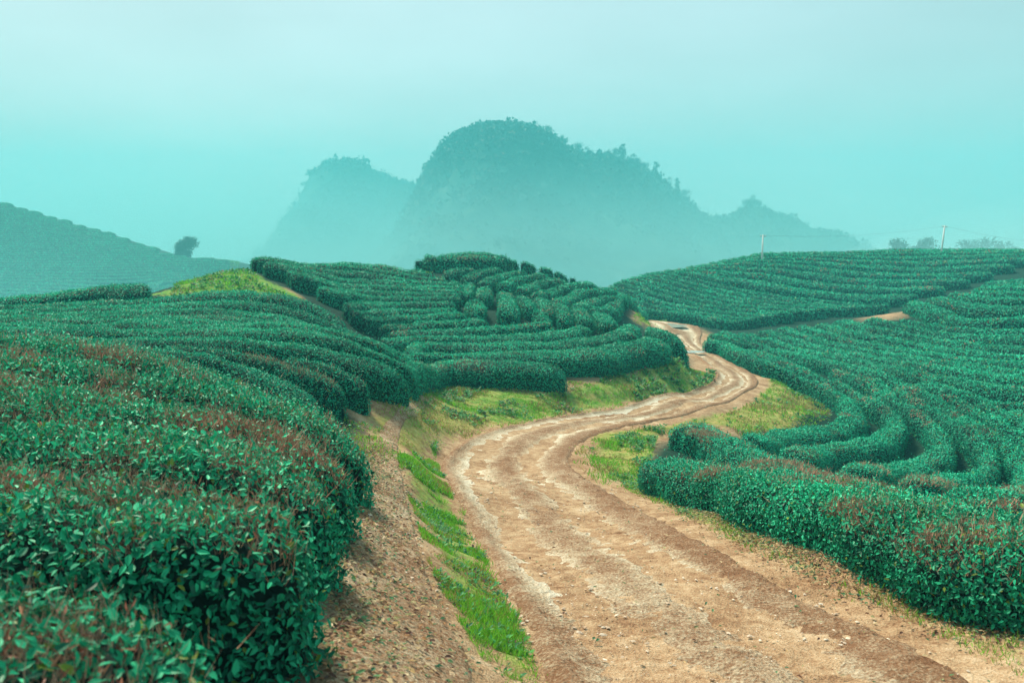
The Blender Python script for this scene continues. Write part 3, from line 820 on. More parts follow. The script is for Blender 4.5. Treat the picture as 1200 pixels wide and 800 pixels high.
# --- hairpin hedges of the basin
g = "hairpin tea hedges curling in the right basin"
HP = [
 [(828,398),(850,402),(876,414),(900,424),(924,435),(950,446),(976,458),(992,469),(1000,480),(997,491),(980,501),(950,505),(918,508),(884,510)],
 [(880,409.5),(900,416),(920,424),(950,438),(990,452),(1020,467),(1040,480),(1050,496),(1040,508),(1018,516),(990,520),(960,526),(934,528)],
 [(978,431),(1000,441),(1025,454),(1045,465),(1062,476),(1086,491),(1101,506),(1106,522),(1094,536),(1064,545),(1030,547),(1002,547)],
 [(1004,439),(1030,447),(1060,462),(1090,478),(1120,494),(1150,516),(1162,536),(1152,551),(1130,558),(1100,560),(1074,560)],
 [(1052,455),(1080,459),(1110,478),(1150,499),(1180,519),(1201,546),(1206,566),(1190,578),(1150,578),(1116,577)],
 [(1098,463),(1120,467),(1150,483),(1180,499),(1206,513),(1238,546,17.5),(1244,580,16.3),(1220,600,15.4)],
 [(1142,472),(1162,475),(1182,485),(1206,497),(1250,525,19.3),(1290,570,17)],
 [(1184,480),(1206,487),(1240,500,22),(1300,530,19.5)]]
hl = ["innermost hairpin tea hedge bending round the small lawn by the track", "second hairpin tea hedge out from the small lawn", "third hairpin tea hedge out from the small lawn", "fourth hairpin tea hedge out from the small lawn",
      "fifth hairpin tea hedge, curling at the right edge of the photo", "sixth hairpin tea hedge, its bend cut by the right edge", "short hairpin start with a rounded head, second last at the right edge", "last rounded tea hedge head at the right edge below the straight rows"]
for p, lab in zip(HP, hl):
    add_row(p, lab, g, brown=.4, wmax=1.75, h=.68, fac=.72)
add_row([(829,390.5),(845,392.5),(862,398),(882,404)], "short tea row nested behind the start of the innermost hairpin hedge", g, brown=.1)
# --- near right hedges beside the track
g = "leafy tea hedges on the right edge of the track"
P1 = [(765,545,15.2),(785,540,14.8),(830,544,13.2),(875,551,11.9),(920,566,10.3),(987,584,8.9),(1055,598,7.8),(1122,610,7.0),(1190,625,6.35),('w',4.6,5.3),('w',4.95,4.2)]
P2 = [(784,508,18.6),(821,505,18.3),(857,516,16.9),(897,530,15.2),(942,543,13.6),(1010,561,11.4),(1077,575,10.0),(1145,588,8.9),(1199,600,8.1),('w',6.0,6.8),('w',6.5,5.6)]
add_row(P1, "big leafy tea hedge along the right side of the track, nearest one", g, h=.60, wmax=1.4, brown=.4, fac=.92)
add_row(P2, "tea hedge close behind the big leafy one on the right, brown on top", g, h=.60, wmax=1.4, brown=.5, fac=.92)
# --- far hill on the left: rows follow the contours
g = "hazy tea rows on the far left hill"
_us = np.linspace(-190, 300, 90); _crest = np.interp(_us, [-200, 0, 60, 125, 210, 265, 300], [222, 211, 207, 201, 191, 181, 172])
_foot = np.interp(_us, [-200, 0, 100, 170, 230, 300], [100, 104, 112, 122, 140, 158])
_lev = np.arange(-10.6, 17.5, .42)
kk = 0
for zc in _lev:
    ds, us = [], []
    for u, c, f in zip(_us, _crest, _foot):
        dd = np.linspace(f, c + 2, 80); hz = H(float(xslope(u)) * dd, dd)
        j = np.where((hz[:-1] < zc) & (hz[1:] >= zc))[0]
        if len(j):
            a = (zc - hz[j[0]]) / (hz[j[0] + 1] - hz[j[0]]); ds.append(dd[j[0]] + a * (dd[1] - dd[0])); us.append(u)
    if len(us) < 5 or max(us) < -20: continue
    us, ds = np.array(us), np.array(ds)
    brk = np.where(np.diff(us) > 12)[0]
    if len(brk): us, ds = us[brk[-1] + 1:], ds[brk[-1] + 1:]
    if len(us) < 5: continue
    ROWS.append(dict(line=smooth_line(np.stack([xslope(us) * ds, ds], 1)[::3], 1.2), h=.5, wmax=1.7, group=g, brown=0, far=True, kk=kk, label=f"hazy tea row on the far left hill, {nth(kk + 1)} up from its foot"))
    kk += 1

# width from the room between neighbouring rows
_kd_n = sum(len(r['line']) for r in ROWS)
kd = KDTree(_kd_n); _i = 0
_tagid = []
for ri, r in enumerate(ROWS):
    for p in r['line']:
        kd.insert((p[0], p[1], 0), _i); _tagid.append(ri); _i += 1
kd.balance()
for ri, r in enumerate(ROWS):
    w = []
    for p in r['line']:
        best = r['wmax'] / .8
        for co, idx, dist in kd.find_range((p[0], p[1], 0), best):
            if _tagid[idx] != ri and dist < best: best = dist
        w.append(max(.45, min(r['wmax'], (r['fac'] if r.get('fac') else .80 if r['line'][0, 1] < 24 else .76 if r['line'][0, 1] < 55 else .72) * best)))
    w = np.array(w)
    k = 7 if len(w) > 14 else 3
    w = np.convolve(np.pad(w, k // 2, mode='edge'), np.ones(k) / k, mode='valid')
    r['w'] = w

C_DARK, C_MID, C_LITE = np.array([.002, .045, .032]), np.array([.005, .28, .162]), np.array([.030, .58, .33])
C_YEL, C_BRN, C_PALE = np.array([.16, .30, .05]), np.array([.26, .105, .075]), np.array([.46, .29, .19])
_tot = [0, 0]
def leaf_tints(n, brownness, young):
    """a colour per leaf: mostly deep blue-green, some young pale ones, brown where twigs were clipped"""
    r = (rng.random(n) * .86 + .22 * young - .06)[:, None]; a = rng.random(n)[:, None]  # paler on top faces: young flush plus a painted-in sunlit top edge
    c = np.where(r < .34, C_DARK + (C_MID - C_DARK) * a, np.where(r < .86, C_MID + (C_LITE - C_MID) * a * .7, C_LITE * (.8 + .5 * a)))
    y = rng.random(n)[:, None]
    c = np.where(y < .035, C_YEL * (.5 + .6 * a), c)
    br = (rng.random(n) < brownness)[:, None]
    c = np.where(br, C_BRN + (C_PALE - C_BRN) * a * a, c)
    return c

def build_row(ri, r):
    line, w, h = r['line'], r['w'], r['h']
    dmin = np.hypot(line[:, 0], line[:, 1]).min()
    step = float(np.clip(dmin * .012, .10, .9))
    s = np.concatenate([[0], np.cumsum(np.linalg.norm(np.diff(line, axis=0), axis=1))])
    n = max(6, int(s[-1] / step) + 1)
    ed = min(.9, s[-1] * .3); ex = ed * (1 - np.cos(np.linspace(0, math.pi / 2, 9)))
    t = np.concatenate([ex[:-1], np.linspace(ed, s[-1] - ed, max(3, n - 2)), s[-1] - ex[::-1][1:]]); n = len(t)
    P = np.stack([np.interp(t, s, line[:, k]) for k in (0, 1)], 1); W = np.interp(t, s, w)
    T = np.gradient(P, t, axis=0); T /= np.linalg.norm(T, axis=1, keepdims=True) + 1e-9
    N = np.stack([-T[:, 1], T[:, 0]], 1)
    e = np.minimum(t, s[-1] - t); rr = np.minimum(W * .62, s[-1] * (.30 if s[-1] < 5 else .5))
    k = np.clip(e / rr, 0, 1); cap = np.sqrt(np.clip(1 - (1 - k) ** 2, 0, 1)) * .94 + .06
    hs = h * (.55 + .45 * cap)
    seed = ri * 7.3
    # plants along the row swell and sag
    pl = vnoise(t * 1.15 + seed, seed, 0, 3); bl = np.abs(np.sin(t * 2.6 + 2 * vnoise(t * .5, seed, 0, 5)))
    bk = 1.9 if dmin < 12 else 1.0
    Wd = W * cap * (1 + bk * (.07 * pl + .05 * (bl - .6)))
    hs = hs * (1 + .06 * vnoise(t * .9, seed + 3, 0, 8) + .03 * (bl - .6))
    K = 15 if dmin < 40 else 11
    th = np.linspace(-.06, math.pi + .06, K)
    pw = .55
    cx = np.sign(np.cos(th)) * np.abs(np.cos(th)) ** pw
    cz = np.sign(np.sin(th)) * np.abs(np.sin(th)) ** .55
    tuck = 1 - .16 * (1 - np.clip(cz, 0, 1)) ** 2
    X = P[:, None, 0] + N[:, None, 0] * (.5 * Wd[:, None] * (cx * tuck)[None])
    Y = P[:, None, 1] + N[:, None, 1] * (.5 * Wd[:, None] * (cx * tuck)[None])
    Z = hs[:, None] * cz[None]
    lump = (.065 if dmin < 14 else .045 if dmin < 60 else .06) * fbm(X * 2.1, Y * 2.1, Z * 2.1 + seed, 12, 3)
    X = X + N[:, None, 0] * lump * cx[None]; Y = Y + N[:, None, 1] * lump * cx[None]
    Zg = H(X, Y)
    Zt = Zg + np.where(Z > 0, Z + lump * .7 * cz[None], Z - .05)
    S = np.stack([X, Y, Zt], 2)
    # body: pulled in under the leaves
    inset = .07 if dmin < 14 else .045
    ti = np.clip(t, np.minimum(rr, s[-1] * .5), s[-1] - np.minimum(rr, s[-1] * .5)); cx_, cy_ = np.interp(ti, t, P[:, 0]), np.interp(ti, t, P[:, 1])
    C = np.stack([cx_, cy_, H(cx_, cy_) + .4 * h], 1)[:, None]
    Bd = S - (S - C) / (np.linalg.norm(S - C, axis=2, keepdims=True) + 1e-6) * inset
    V = Bd.reshape(-1, 3)
    a = (np.arange(n - 1)[:, None] * K + np.arange(K - 1)[None]).ravel()
    q = np.stack([a, a + 1, a + K + 1, a + K], 1)
    V = np.vstack([V, S[0].mean(0), S[-1].mean(0)])
    m = n * K
    tri = [(m, i + 1, i) for i in range(K - 1)] + [(m + 1, (n - 1) * K + i, (n - 1) * K + i + 1) for i in range(K - 1)]
    base = C.mean(0)[0]; base = np.array([P[:, 0].mean(), P[:, 1].mean(), float(H(P[:, 0].mean(), P[:, 1].mean()))])
    root_dist = dmin
    B = Build()
    gap_shade = np.array([.004, .014, .011]) if dmin < 14 else (np.array([.001, .016, .012]) if dmin < 60 else np.array([.002, .040, .030]))  # near-black body colour paints in the shade of the gaps between leaves
    B.add(V - base, q, np.array(tri), gap_shade, 0)
    # surface samples
    e1 = S[1:, :-1] - S[:-1, :-1]; e2 = S[:-1, 1:] - S[:-1, :-1]
    nrm = np.cross(e2, e1); area = np.linalg.norm(nrm, axis=2)
    ctr = .25 * (S[1:, :-1] + S[:-1, :-1] + S[1:, 1:] + S[:-1, 1:])
    nn = nrm / (area[..., None] + 1e-12)
    out = ctr - C[:-1]
    flip = np.sign((nn * out).sum(2, keepdims=True)); nn = nn * np.where(flip == 0, 1, flip)
    d = np.linalg.norm(ctr, axis=2)
    if r.get('far'):
        L = np.full(d.shape, .25); lai = .9
    else:
        L = np.clip(.0021 * d, .043, .17); lai = np.where(d < 9, 1.75, np.where(d < 16, 1.5, 1.1))
    u_, v_, f_ = to_px(ctr[..., 0], ctr[..., 1], ctr[..., 2])
    mg = 110 + 1300 / np.maximum(f_, .5); vis = (f_ > .3) & (u_ > -mg) & (u_ < 1200 + mg) & (v_ < 850 + mg)
    face = (nn * (-ctr / (d[..., None] + 1e-9))).sum(2)
    dens = lai / (.33 * L * L) * np.where(face < -.25, .35, 1.0) * vis
    cnt = rng.poisson(area * dens)
    idx = np.repeat(np.arange(cnt.size), cnt.ravel())
    i_, j_ = np.unravel_index(idx, cnt.shape)
    nl = len(idx)
    if nl:
        fa, fb = rng.random(nl)[:, None], rng.random(nl)[:, None]
        pos = S[i_, j_] * (1 - fa) * (1 - fb) + S[i_ + 1, j_] * fa * (1 - fb) + S[i_, j_ + 1] * (1 - fa) * fb + S[i_ + 1, j_ + 1] * fa * fb
        nv = nn[i_, j_]; Lr = L[i_, j_]; dist = d[i_, j_]
        pos = pos + nv * (rng.normal(0, 1, nl) * np.where(dist < 14, .030, np.minimum(.22 * Lr, .022)) - np.where(dist < 14, .022, .008) + rng.exponential(.03, nl) * (rng.random(nl) < .10))[:, None]
        up = np.array([0, 0, 1.0])
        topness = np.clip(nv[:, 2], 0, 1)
        tn = unit(nl); tn -= nv * (tn * nv).sum(1, keepdims=True)
        dr = tn + nv * rng.uniform(-.1, .8, nl)[:, None] + up * (topness * .25 - (1 - topness) * .35)[:, None]
        ln = nv * np.where(dist < 14, .7, 1.5)[:, None] + up * np.where(dist < 14, .5, .10)[:, None] + unit(nl) * np.where(dist < 14, .72, .42)[:, None]
        spot = vnoise(pos[:, 0] * .9 + 3 * seed, pos[:, 1] * .9, 0, 31) + .5 * vnoise(pos[:, 0] * 3.1, pos[:, 1] * 3.1, 0, 32)
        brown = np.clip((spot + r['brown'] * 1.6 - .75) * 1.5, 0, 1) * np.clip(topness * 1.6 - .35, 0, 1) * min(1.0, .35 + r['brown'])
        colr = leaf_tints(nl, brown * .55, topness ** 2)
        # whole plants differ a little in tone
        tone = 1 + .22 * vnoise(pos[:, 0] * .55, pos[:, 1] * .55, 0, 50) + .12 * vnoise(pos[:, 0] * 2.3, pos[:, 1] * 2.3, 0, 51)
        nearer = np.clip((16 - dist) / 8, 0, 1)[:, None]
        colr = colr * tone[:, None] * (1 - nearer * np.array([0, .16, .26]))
        Lr = Lr * rng.uniform(.65, 1.25, nl)
        isb = colr[:, 0] > .8 * colr[:, 1]
        isb &= dist < 30
        dr = np.where(isb[:, None], up * .5 + unit(nl) * .8 + nv * .3, dr)
        wf = np.where(isb, .34, 1.0)
        nearm = dist < 13
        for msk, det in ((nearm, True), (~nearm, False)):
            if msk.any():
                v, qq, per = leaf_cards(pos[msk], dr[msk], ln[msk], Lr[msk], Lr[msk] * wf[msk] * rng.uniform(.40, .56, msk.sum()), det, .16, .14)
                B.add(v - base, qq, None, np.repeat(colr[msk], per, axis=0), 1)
        _tot[0] += nl
        # bare clipped twigs stand up out of the near tops
        tw = None
        if dmin < 17:
            p = brown * 1.1 + np.where(dist < 9, .28, .06) * (topness > .3)
            pick = np.where((rng.random(nl) < p * .6) & (dist < 19))[0]
            if len(pick):
                m_ = len(pick); b0 = pos[pick] - nv[pick] * .03
                ax = up + unit(m_) * .75 + nv[pick] * .3; ax /= np.linalg.norm(ax, axis=1, keepdims=True)
                ll = rng.uniform(.06, .15, m_)[:, None]; rad = (np.clip(.00045 * dist[pick], .0017, .006))[:, None]
                s1 = np.cross(ax, unit(m_)); s1 /= np.linalg.norm(s1, axis=1, keepdims=True) + 1e-9; s2 = np.cross(ax, s1)
                vv = np.stack([b0 + s1 * rad, b0 - .5 * s1 * rad + .87 * s2 * rad, b0 - .5 * s1 * rad - .87 * s2 * rad, b0 + ax * ll], 1).reshape(-1, 3)
                o4 = (np.arange(m_) * 4)[:, None]
                tt = np.concatenate([o4 + np.array([[0, 1, 3]]), o4 + np.array([[1, 2, 3]]), o4 + np.array([[2, 0, 3]])])
                aa = rng.random(m_)[:, None]
                tc = C_BRN * 1.3 + (C_PALE * 1.35 - C_BRN * 1.3) * aa
                tw = (vv, tt, np.repeat(tc, 4, axis=0)); _tot[1] += m_
    if dmin < 17:
        root = empty("tea_hedge", tuple(base))
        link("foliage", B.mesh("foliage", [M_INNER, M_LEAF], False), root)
        if nl and tw is not None:
            tag(link("bare_twigs", mesh_np("bare_twigs", tw[0] - base, None, tw[1], tw[2], [M_BARK]), root), kind="stuff")
        # woody stems under the skirt
        sb = Build(); ns = int(s[-1] * 5)
        for _ in range(ns):
            i = int(rng.integers(0, n)); o = rng.uniform(-.30, .30) * Wd[i]
            if e[i] < .55 * W[i]: continue
            x0, y0 = P[i] + N[i] * o
            u0_, v0_, f0_ = to_px(x0, y0, -2.0)
            if f0_ < .3 or u0_ < -100 or u0_ > 1300: continue
            z0 = float(H(x0, y0)); le = rng.normal(0, .045, 2)
            pts = [(x0, y0, z0 - .03), (x0 + le[0] * .5, y0 + le[1] * .5, z0 + .25 * h), (x0 + le[0] * 1.6 + N[i, 0] * o * .3, y0 + le[1] * 1.6 + N[i, 1] * o * .3, z0 + .72 * h)]
            v, qq, tt = tube(pts, [.014, .011, .005], 5)
            sb.add(v - base, qq, tt, np.array([.10, .065, .045]) * rng.uniform(.6, 1.2), 0)
        if sb.n:
            tag(link("woody_stems", sb.mesh("woody_stems", [M_BARK], True), root), kind="stuff")
        tag(root, r['label'], "tea hedge", r['group'])
    else:
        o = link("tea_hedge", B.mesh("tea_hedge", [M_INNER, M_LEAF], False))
        o.location = tuple(base)
        tag(o, r['label'], "tea hedge", r['group'])
for ri, r in enumerate(ROWS):
    build_row(ri, r)
print("rows", len(ROWS), "leaves", _tot)
# ------------------------------------------------------------------ mountains beyond the valley
def mountain_material():
    m, nt, b = new_mat("forested_limestone")
    geo = nd(nt, "ShaderNodeNewGeometry")
    n = nd(nt, "ShaderNodeTexNoise"); n.inputs['Scale'].default_value = .11; n.inputs['Detail'].default_value = 8; n.inputs['Roughness'].default_value = .65
    nt.links.new(geo.outputs['Position'], n.inputs['Vector'])
    r = nd(nt, "ShaderNodeValToRGB"); e = r.color_ramp.elements
    e[0].position, e[0].color = .36, (.010, .045, .040, 1)
    e[1].position, e[1].color = .72, (.16, .20, .17, 1)
    q = e.new(.56); q.color = (.028, .085, .06, 1)
    nt.links.new(n.outputs[0], r.inputs[0]); nt.links.new(r.outputs[0], b.inputs['Base Color'])
    b.inputs['Roughness'].default_value = .95; b.inputs['Specular IOR Level'].default_value = .1
    return m
M_MOUNT = mountain_material()

def mountain(prof, D, front, back, base_z, label, rough=1.0, res=1.5, tall=None):
    us = np.array([p[0] for p in prof], float); vv = np.array([p[1] for p in prof], float)
    uf = np.arange(us[0], us[-1], 2.0); vv = np.interp(uf, us, vv) + rough * (1.6 * vnoise(uf / 9, 0, 0, 81) + 1.0 * vnoise(uf / 3.7, 0, 0, 82)); us = uf
    zs = slope(vv) * D; xs = xslope(us, vv) * D
    x = np.arange(xs[0] - 40, xs[-1] + 40, res); y = np.arange(D - front, D + back, res * 1.6)
    Xg, Yg = np.meshgrid(x, y, indexing='ij')
    top = np.interp(x, xs, zs, left=base_z, right=base_z)
    t = np.where(Yg < D, (D - Yg) / front, (Yg - D) / back)
    wob = .16 * fbm(Xg * .012, Yg * .012, 0, 61, 3)
    t = np.clip(t + wob * np.clip(t * 5, 0, 1) * (1 - t), 0, 1)
    shp = np.where(t < .30, 1 - .45 * (t / .30) ** 1.5, .55 * (1 - (t - .30) / .70) ** 1.6)
    Zg = base_z + (top[:, None] - base_z) * shp
    amt = np.clip((Zg - base_z) / 18, 0, 1) * rough * np.clip(np.abs(Yg - D) / 12, .25, 1)
    Zg = Zg + amt * (2.6 * fbm(Xg * .045, Yg * .045, 0, 70, 4) + 1.1 * fbm(Xg * .28, Yg * .28, 0, 73, 2))
    Zg = Zg + rough * 1.3 * np.clip((Zg - base_z) / 25, 0, 1) * np.abs(fbm(Xg * .21, Yg * .21, 0, 77, 3))
    n, mth = Xg.shape
    ii, jj = np.meshgrid(np.arange(n - 1), np.arange(mth - 1), indexing='ij')
    a = (ii * mth + jj).ravel()
    q = np.stack([a, a + mth, a + mth + 1, a + 1], 1)
    o = link("mountain", mesh_np("mountain", np.stack([Xg.ravel(), Yg.ravel(), Zg.ravel()], 1), q, None, None, [M_MOUNT], smooth=True))
    tag(o, label, kind="structure")
    return Xg, Yg, Zg

D1 = 430.0
PROF = [(440,300),(470,262),(495,226),(503,207),(520,182),(540,163),(560,155),(590,153),(620,157),(640,161),(665,177),(690,187),(715,190),(735,193),(750,200),(765,209),(790,230),(810,247),(830,261),(850,261),(865,253),(880,248),(897,252),(915,262),(940,270),(970,279),(1000,291),(1040,305)]
MA = mountain(PROF, D1, 170, 120, -22, "steep forested limestone mountain, darkest along its tree-fringed top")
D2 = 560.0
PROF2 = [(240,312),(270,306),(300,300),(335,283),(346,262),(350,248),(346,236),(365,207),(385,193),(405,189),(425,191),(450,206),(470,216),(495,224),(530,236),(560,262),(600,300)]
PROF2 = sorted(PROF2)
MB_ = mountain(PROF2, D2, 200, 90, -22, "fainter misty mountain shoulder rising left of the main peak", .8, 2.8)

# the wooded cover of the mountains: bushes and crowns nobody could count
FB = Build()
def wood(grid, n, D, zlo, zhi, size):
    Xg, Yg, Zg = grid
    xs, ys, zs = Xg.ravel(), Yg.ravel(), Zg.ravel()
    cov = fbm(xs * .03, ys * .03, 0, 55, 3)
    w = np.clip((zs - zlo) / (zhi - zlo), 0, 1) ** 1.3 * (ys < D + 14) * np.clip(cov + .75, .05, 1.6)
    k = rng.choice(len(xs), n, p=w / w.sum())
    c = np.stack([xs[k], ys[k], zs[k]], 1) + rng.normal(0, .7, (n, 3)) * [1, 1, 0]
    R = size * rng.uniform(.5, 1.35, n)
    m = 9
    ci = np.repeat(np.arange(n), m)
    d = unit(n * m); d[:, 2] = np.abs(d[:, 2])
    p = c[ci] + d * (R[ci] * rng.uniform(.35, 1.0, n * m))[:, None] * [1, 1, 1.15]
    L = R[ci] * rng.uniform(.5, .9, n * m)
    v, q, per = leaf_cards(p, unit(n * m), d + unit(n * m) * .5, L, L * .7, False)
    tone = rng.uniform(.5, 1.5, n)[ci][:, None] * rng.uniform(.7, 1.3, n * m)[:, None]
    FB.add(v, q, None, np.repeat(np.array([.010, .062, .046]) * tone, per, axis=0), 0)
wood(MA, 6500, D1, -8, 45, 2.1)
wood(MB_, 3000, D2, -8, 48, 2.4)
tag(link("forest", FB.mesh("forest", [M_TREE])), kind="stuff")

# ------------------------------------------------------------------ trees
def tree_meshes(kind, height, spread, seed, leaf, nleaf):
    """trunk mesh (with limbs) and crown mesh (leaf clumps spread through its volume)"""
    r = np.random.default_rng(seed)
    tb, cb = Build(), Build()
    lean = r.normal(0, .04, 2) * height
    top = np.array([lean[0], lean[1], height * .86])
    tp = np.array([[0, 0, -.5], [lean[0] * .3, lean[1] * .3, height * .35], top])
    v, q, t = tube(tp, [height * .03, height * .022, height * .006], 7)
    tb.add(v, q, t, (.07, .055, .042))
    blobs = []
    nb = {'round': 9, 'double': 12, 'tall': 8, 'bushy': 10}[kind]
    for i in range(nb):
        if kind == 'double':
            sx = -1 if i % 2 else 1
            c = np.array([sx * spread * r.uniform(.06, .12 + .16 * (i / nb)), r.normal(0, .16) * spread, height * r.uniform(.08, .80)]); R = spread * r.uniform(.19, .25)
        elif kind == 'tall':
            f = i / (nb - 1); c = np.array([r.normal(0, .10) * spread, r.normal(0, .1) * spread, height * (.14 + .78 * f)]); R = spread * (.34 - .20 * f) * r.uniform(.8, 1.2)
        elif kind == 'bushy':
            c = np.array([r.normal(0, .24) * spread, r.normal(0, .24) * spread, height * r.uniform(.06, .75)]); R = spread * r.uniform(.18, .28)
        else:
            an = r.uniform(0, 6.28); rad = spread * r.uniform(.05, .34); c = np.array([math.cos(an) * rad, math.sin(an) * rad, height * r.uniform(.22, .85)]); R = spread * r.uniform(.18, .28)
        blobs.append((c, R))
        st = np.array([lean[0] * .4, lean[1] * .4, height * min(.3 + .3 * r.random(), max(.1, c[2] / height - .1))])
        v, q, t = tube([st, .5 * (st + c) + [0, 0, .04 * height], c], [height * .012, height * .008, height * .003], 5)
        tb.add(v, q, t, (.07, .055, .042))
    per = nleaf // nb
    for c, R in blobs:
        dirs = r.normal(size=(per, 3)); dirs /= np.linalg.norm(dirs, axis=1, keepdims=True)
        rad = R * r.random(per) ** .4 * (1 + .35 * np.sin(dirs[:, 0] * 5 + c[0] * 3) * np.cos(dirs[:, 2] * 4))
        p = c + dirs * rad[:, None] * np.array([1, 1, .8])
        nr_ = dirs + r.normal(size=(per, 3)) * .7
        dr_ = r.normal(size=(per, 3))
        v, q, pp = leaf_cards(p, dr_, nr_, leaf * r.uniform(.6, 1.3, per), leaf * .6 * r.uniform(.7, 1.2, per), False)
        tone = .7 + .6 * r.random()
        cc = np.array([.016, .070, .042]) * tone * (.6 + .8 * r.random(per))[:, None]
        cb.add(v, q, None, np.repeat(cc, pp, axis=0), 0)
    return tb.mesh("trunk", [M_BARK], True), cb.mesh("crown", [M_TREE])

def plant_tree(variant, loc, rz, sc, label, group, cat="tree", name="tree"):
    root = empty(name, loc); root.rotation_euler = (0, 0, rz); root.scale = (sc, sc, sc)
    link("trunk", variant[0], root); link("crown", variant[1], root)
    return tag(root, label, cat, group)

VAR = [tree_meshes('round', 6, 6, 1, .55, 700), tree_meshes('tall', 8, 4.2, 2, .5, 700), tree_meshes('bushy', 5, 6, 3, .55, 700), tree_meshes('round', 7, 5, 4, .5, 600)]
def px_at(u, v, d):
    return (float(xslope(u, v)) * d, d, float(slope(v)) * d)
_ridge = [(600,153,1.0,2),(612,154,.9,0),(624,156,1.1,3),(634,159,.9,2),(643,162,1.2,0),(651,167,.9,2),(659,172,1.1,3),(667,178,1.0,2),(675,181,1.15,0),(683,184,.9,2),(691,187,1.15,3),(699,189,.9,2),(708,190,1.1,0),(716,191,1.2,3),(723,192,1.45,0),(731,193,1.45,1),(739,195,1.2,2),(746,199,1.4,3),(753,203,1.1,0),(760,207,1.3,2),(767,212,1.35,1),(774,217,1.1,2),(781,223,1.2,3),(787,228,1.0,2),(793,232,1.4,1),(800,238,1.35,0),(806,244,1.0,2),(813,250,1.1,3),(820,255,.9,2),(827,260,1.0,0)]
for k, (u, v, sc, vi) in enumerate(_ridge):
    x, y, z = px_at(u, v + 1.5, D1)
    lab = {15: "tallest pointed tree on the mountain's skyline", 0: "small round tree at the misty summit of the mountain"}.get(k, f"dark tree on the mountain skyline, {nth(k)} one going right from the summit")
    plant_tree(VAR[vi], (x, y, z - .5), k * 1.9, sc * .98, lab, "trees fringing the mountain top")
for k, (u, v, sc, vi) in enumerate([(864,254,.8,2),(872,250,1.05,0),(880,249,1.2,3),(889,251,1.1,0),(898,254,.9,2),(907,259,.7,3)]):
    x, y, z = px_at(u, v + 1, D1)
    plant_tree(VAR[vi], (x, y, z - .5), k * 2.3, sc * 1.25, ["low bush at the left foot of the mountain's small knoll", "leaning tree left of the knoll's tallest tree", "tallest tree on the mountain's small right knoll", "tree right of the knoll's tallest tree", "lower bush on the right side of the knoll", "last small bush sloping off the knoll"][k], "trees on the mountain's right knoll")
# lone double-crowned tree on the far left hill
lone = tree_meshes('double', 4.8, 5.6, 9, .40, 5200)
x, y = float(xslope(221)) * 189, 189.0
plant_tree(lone, (x, y, float(H(x, y)) - .3), 0.0, 1.0, "lone dense double-crowned tree standing on the far left hill skyline", None)
# pale grove behind the right hill
for k, (u, hgt, vi) in enumerate([(1040,6.0,2),(1052,7.2,0),(1064,7.6,3),(1077,8.4,0),(1091,6.6,2),(1122,6.6,0),(1136,7.8,3),(1150,8.0,0),(1164,7.4,2),(1180,6.6,3)]):
    x, y = float(xslope(u)) * 226, 226 + 3 * math.sin(k * 2.1)
    zt = float(slope(291 - hgt * 1.55 + 1)) * y
    z0 = float(H(x, y)) - .3
    base_h = [6, 8, 5, 7][vi]
    sc = (zt - z0) / (base_h * .97)
    plant_tree(VAR[vi], (x, y, z0), k * 1.3, sc, f"pale misty tree behind the right hill, {nth(k + 1)} from the left of its grove", "misty trees behind the right hill")

# ------------------------------------------------------------------ poles and wire on the right hill
def concrete_mat():
    m, nt, b = new_mat("whitewashed_concrete")
    geo = nd(nt, "ShaderNodeNewGeometry"); n = nd(nt, "ShaderNodeTexNoise"); n.inputs['Scale'].default_value = 6
    nt.links.new(geo.outputs['Position'], n.inputs['Vector'])
    r = nd(nt, "ShaderNodeValToRGB"); r.color_ramp.elements[0].color = (.6, .6, .57, 1); r.color_ramp.elements[1].color = (.86, .86, .84, 1)
    nt.links.new(n.outputs[0], r.inputs[0]); nt.links.new(r.outputs[0], b.inputs['Base Color']); b.inputs['Roughness'].default_value = .8
    return m
M_POLE = concrete_mat()
M_WIRE, _nt, _b = new_mat("grey_wire"); _b.inputs['Base Color'].default_value = (.10, .13, .13, 1); _b.inputs['Roughness'].default_value = .6
tops = []
for u, vb, vt, lean, lab in ((893, 309, 275, 0.0, "white concrete utility pole on the left of the upper right field"), (1102.5, 300, 264, .07, "slightly leaning white utility pole carrying the wire, near the right skyline")):
    b = hit(u, vb, .25); d = b[1]
    z0 = float(H(b[0], b[1])); zt = float(slope(vt)) * d; hgt = zt - z0
    root = empty("utility_pole", (b[0], b[1], z0)); root.rotation_euler = (0, lean, 0)
    v, q, t = tube([(0, 0, -.4), (0, 0, hgt * .5), (0, 0, hgt)], [.095, .085, .07], 10)
    B = Build(); B.add(v, q, t); link("shaft", B.mesh("shaft", [M_POLE], True), root)
    B = Build(); v, q, t = tube([(-.28, 0, hgt - .16), (.28, 0, hgt - .16)], .03, 6); B.add(v, q, t)
    link("crossbar", B.mesh("crossbar", [M_WIRE]), root)
    for sx in (-.22, .22):
        B = Build(); v, q, t = tube([(sx, 0, hgt - .14), (sx, 0, hgt - .09), (sx, 0, hgt - .02)], [.03, .045, .02], 8); B.add(v, q, t)
        link("insulator", B.mesh("insulator", [M_POLE], True), root)
    tag(root, lab, "utility pole", "utility poles on the right hill")
    tops.append(np.array([b[0] + math.sin(lean) * hgt, b[1], z0 + hgt - .04]))
def wire(a, b, sag, lab):
    t = np.linspace(0, 1, 30)[:, None]
    p = a + (b - a) * t; p[:, 2] -= sag * 4 * t[:, 0] * (1 - t[:, 0])
    B = Build(); v, q, tt = tube(p, .007, 5); B.add(v, q, tt)
    o = link("power_wire", B.mesh("power_wire", [M_WIRE])); tag(o, lab, "wire", "wires strung between the poles")
wire(tops[0], tops[1], .5, "thin sagging wire strung between the two white poles")
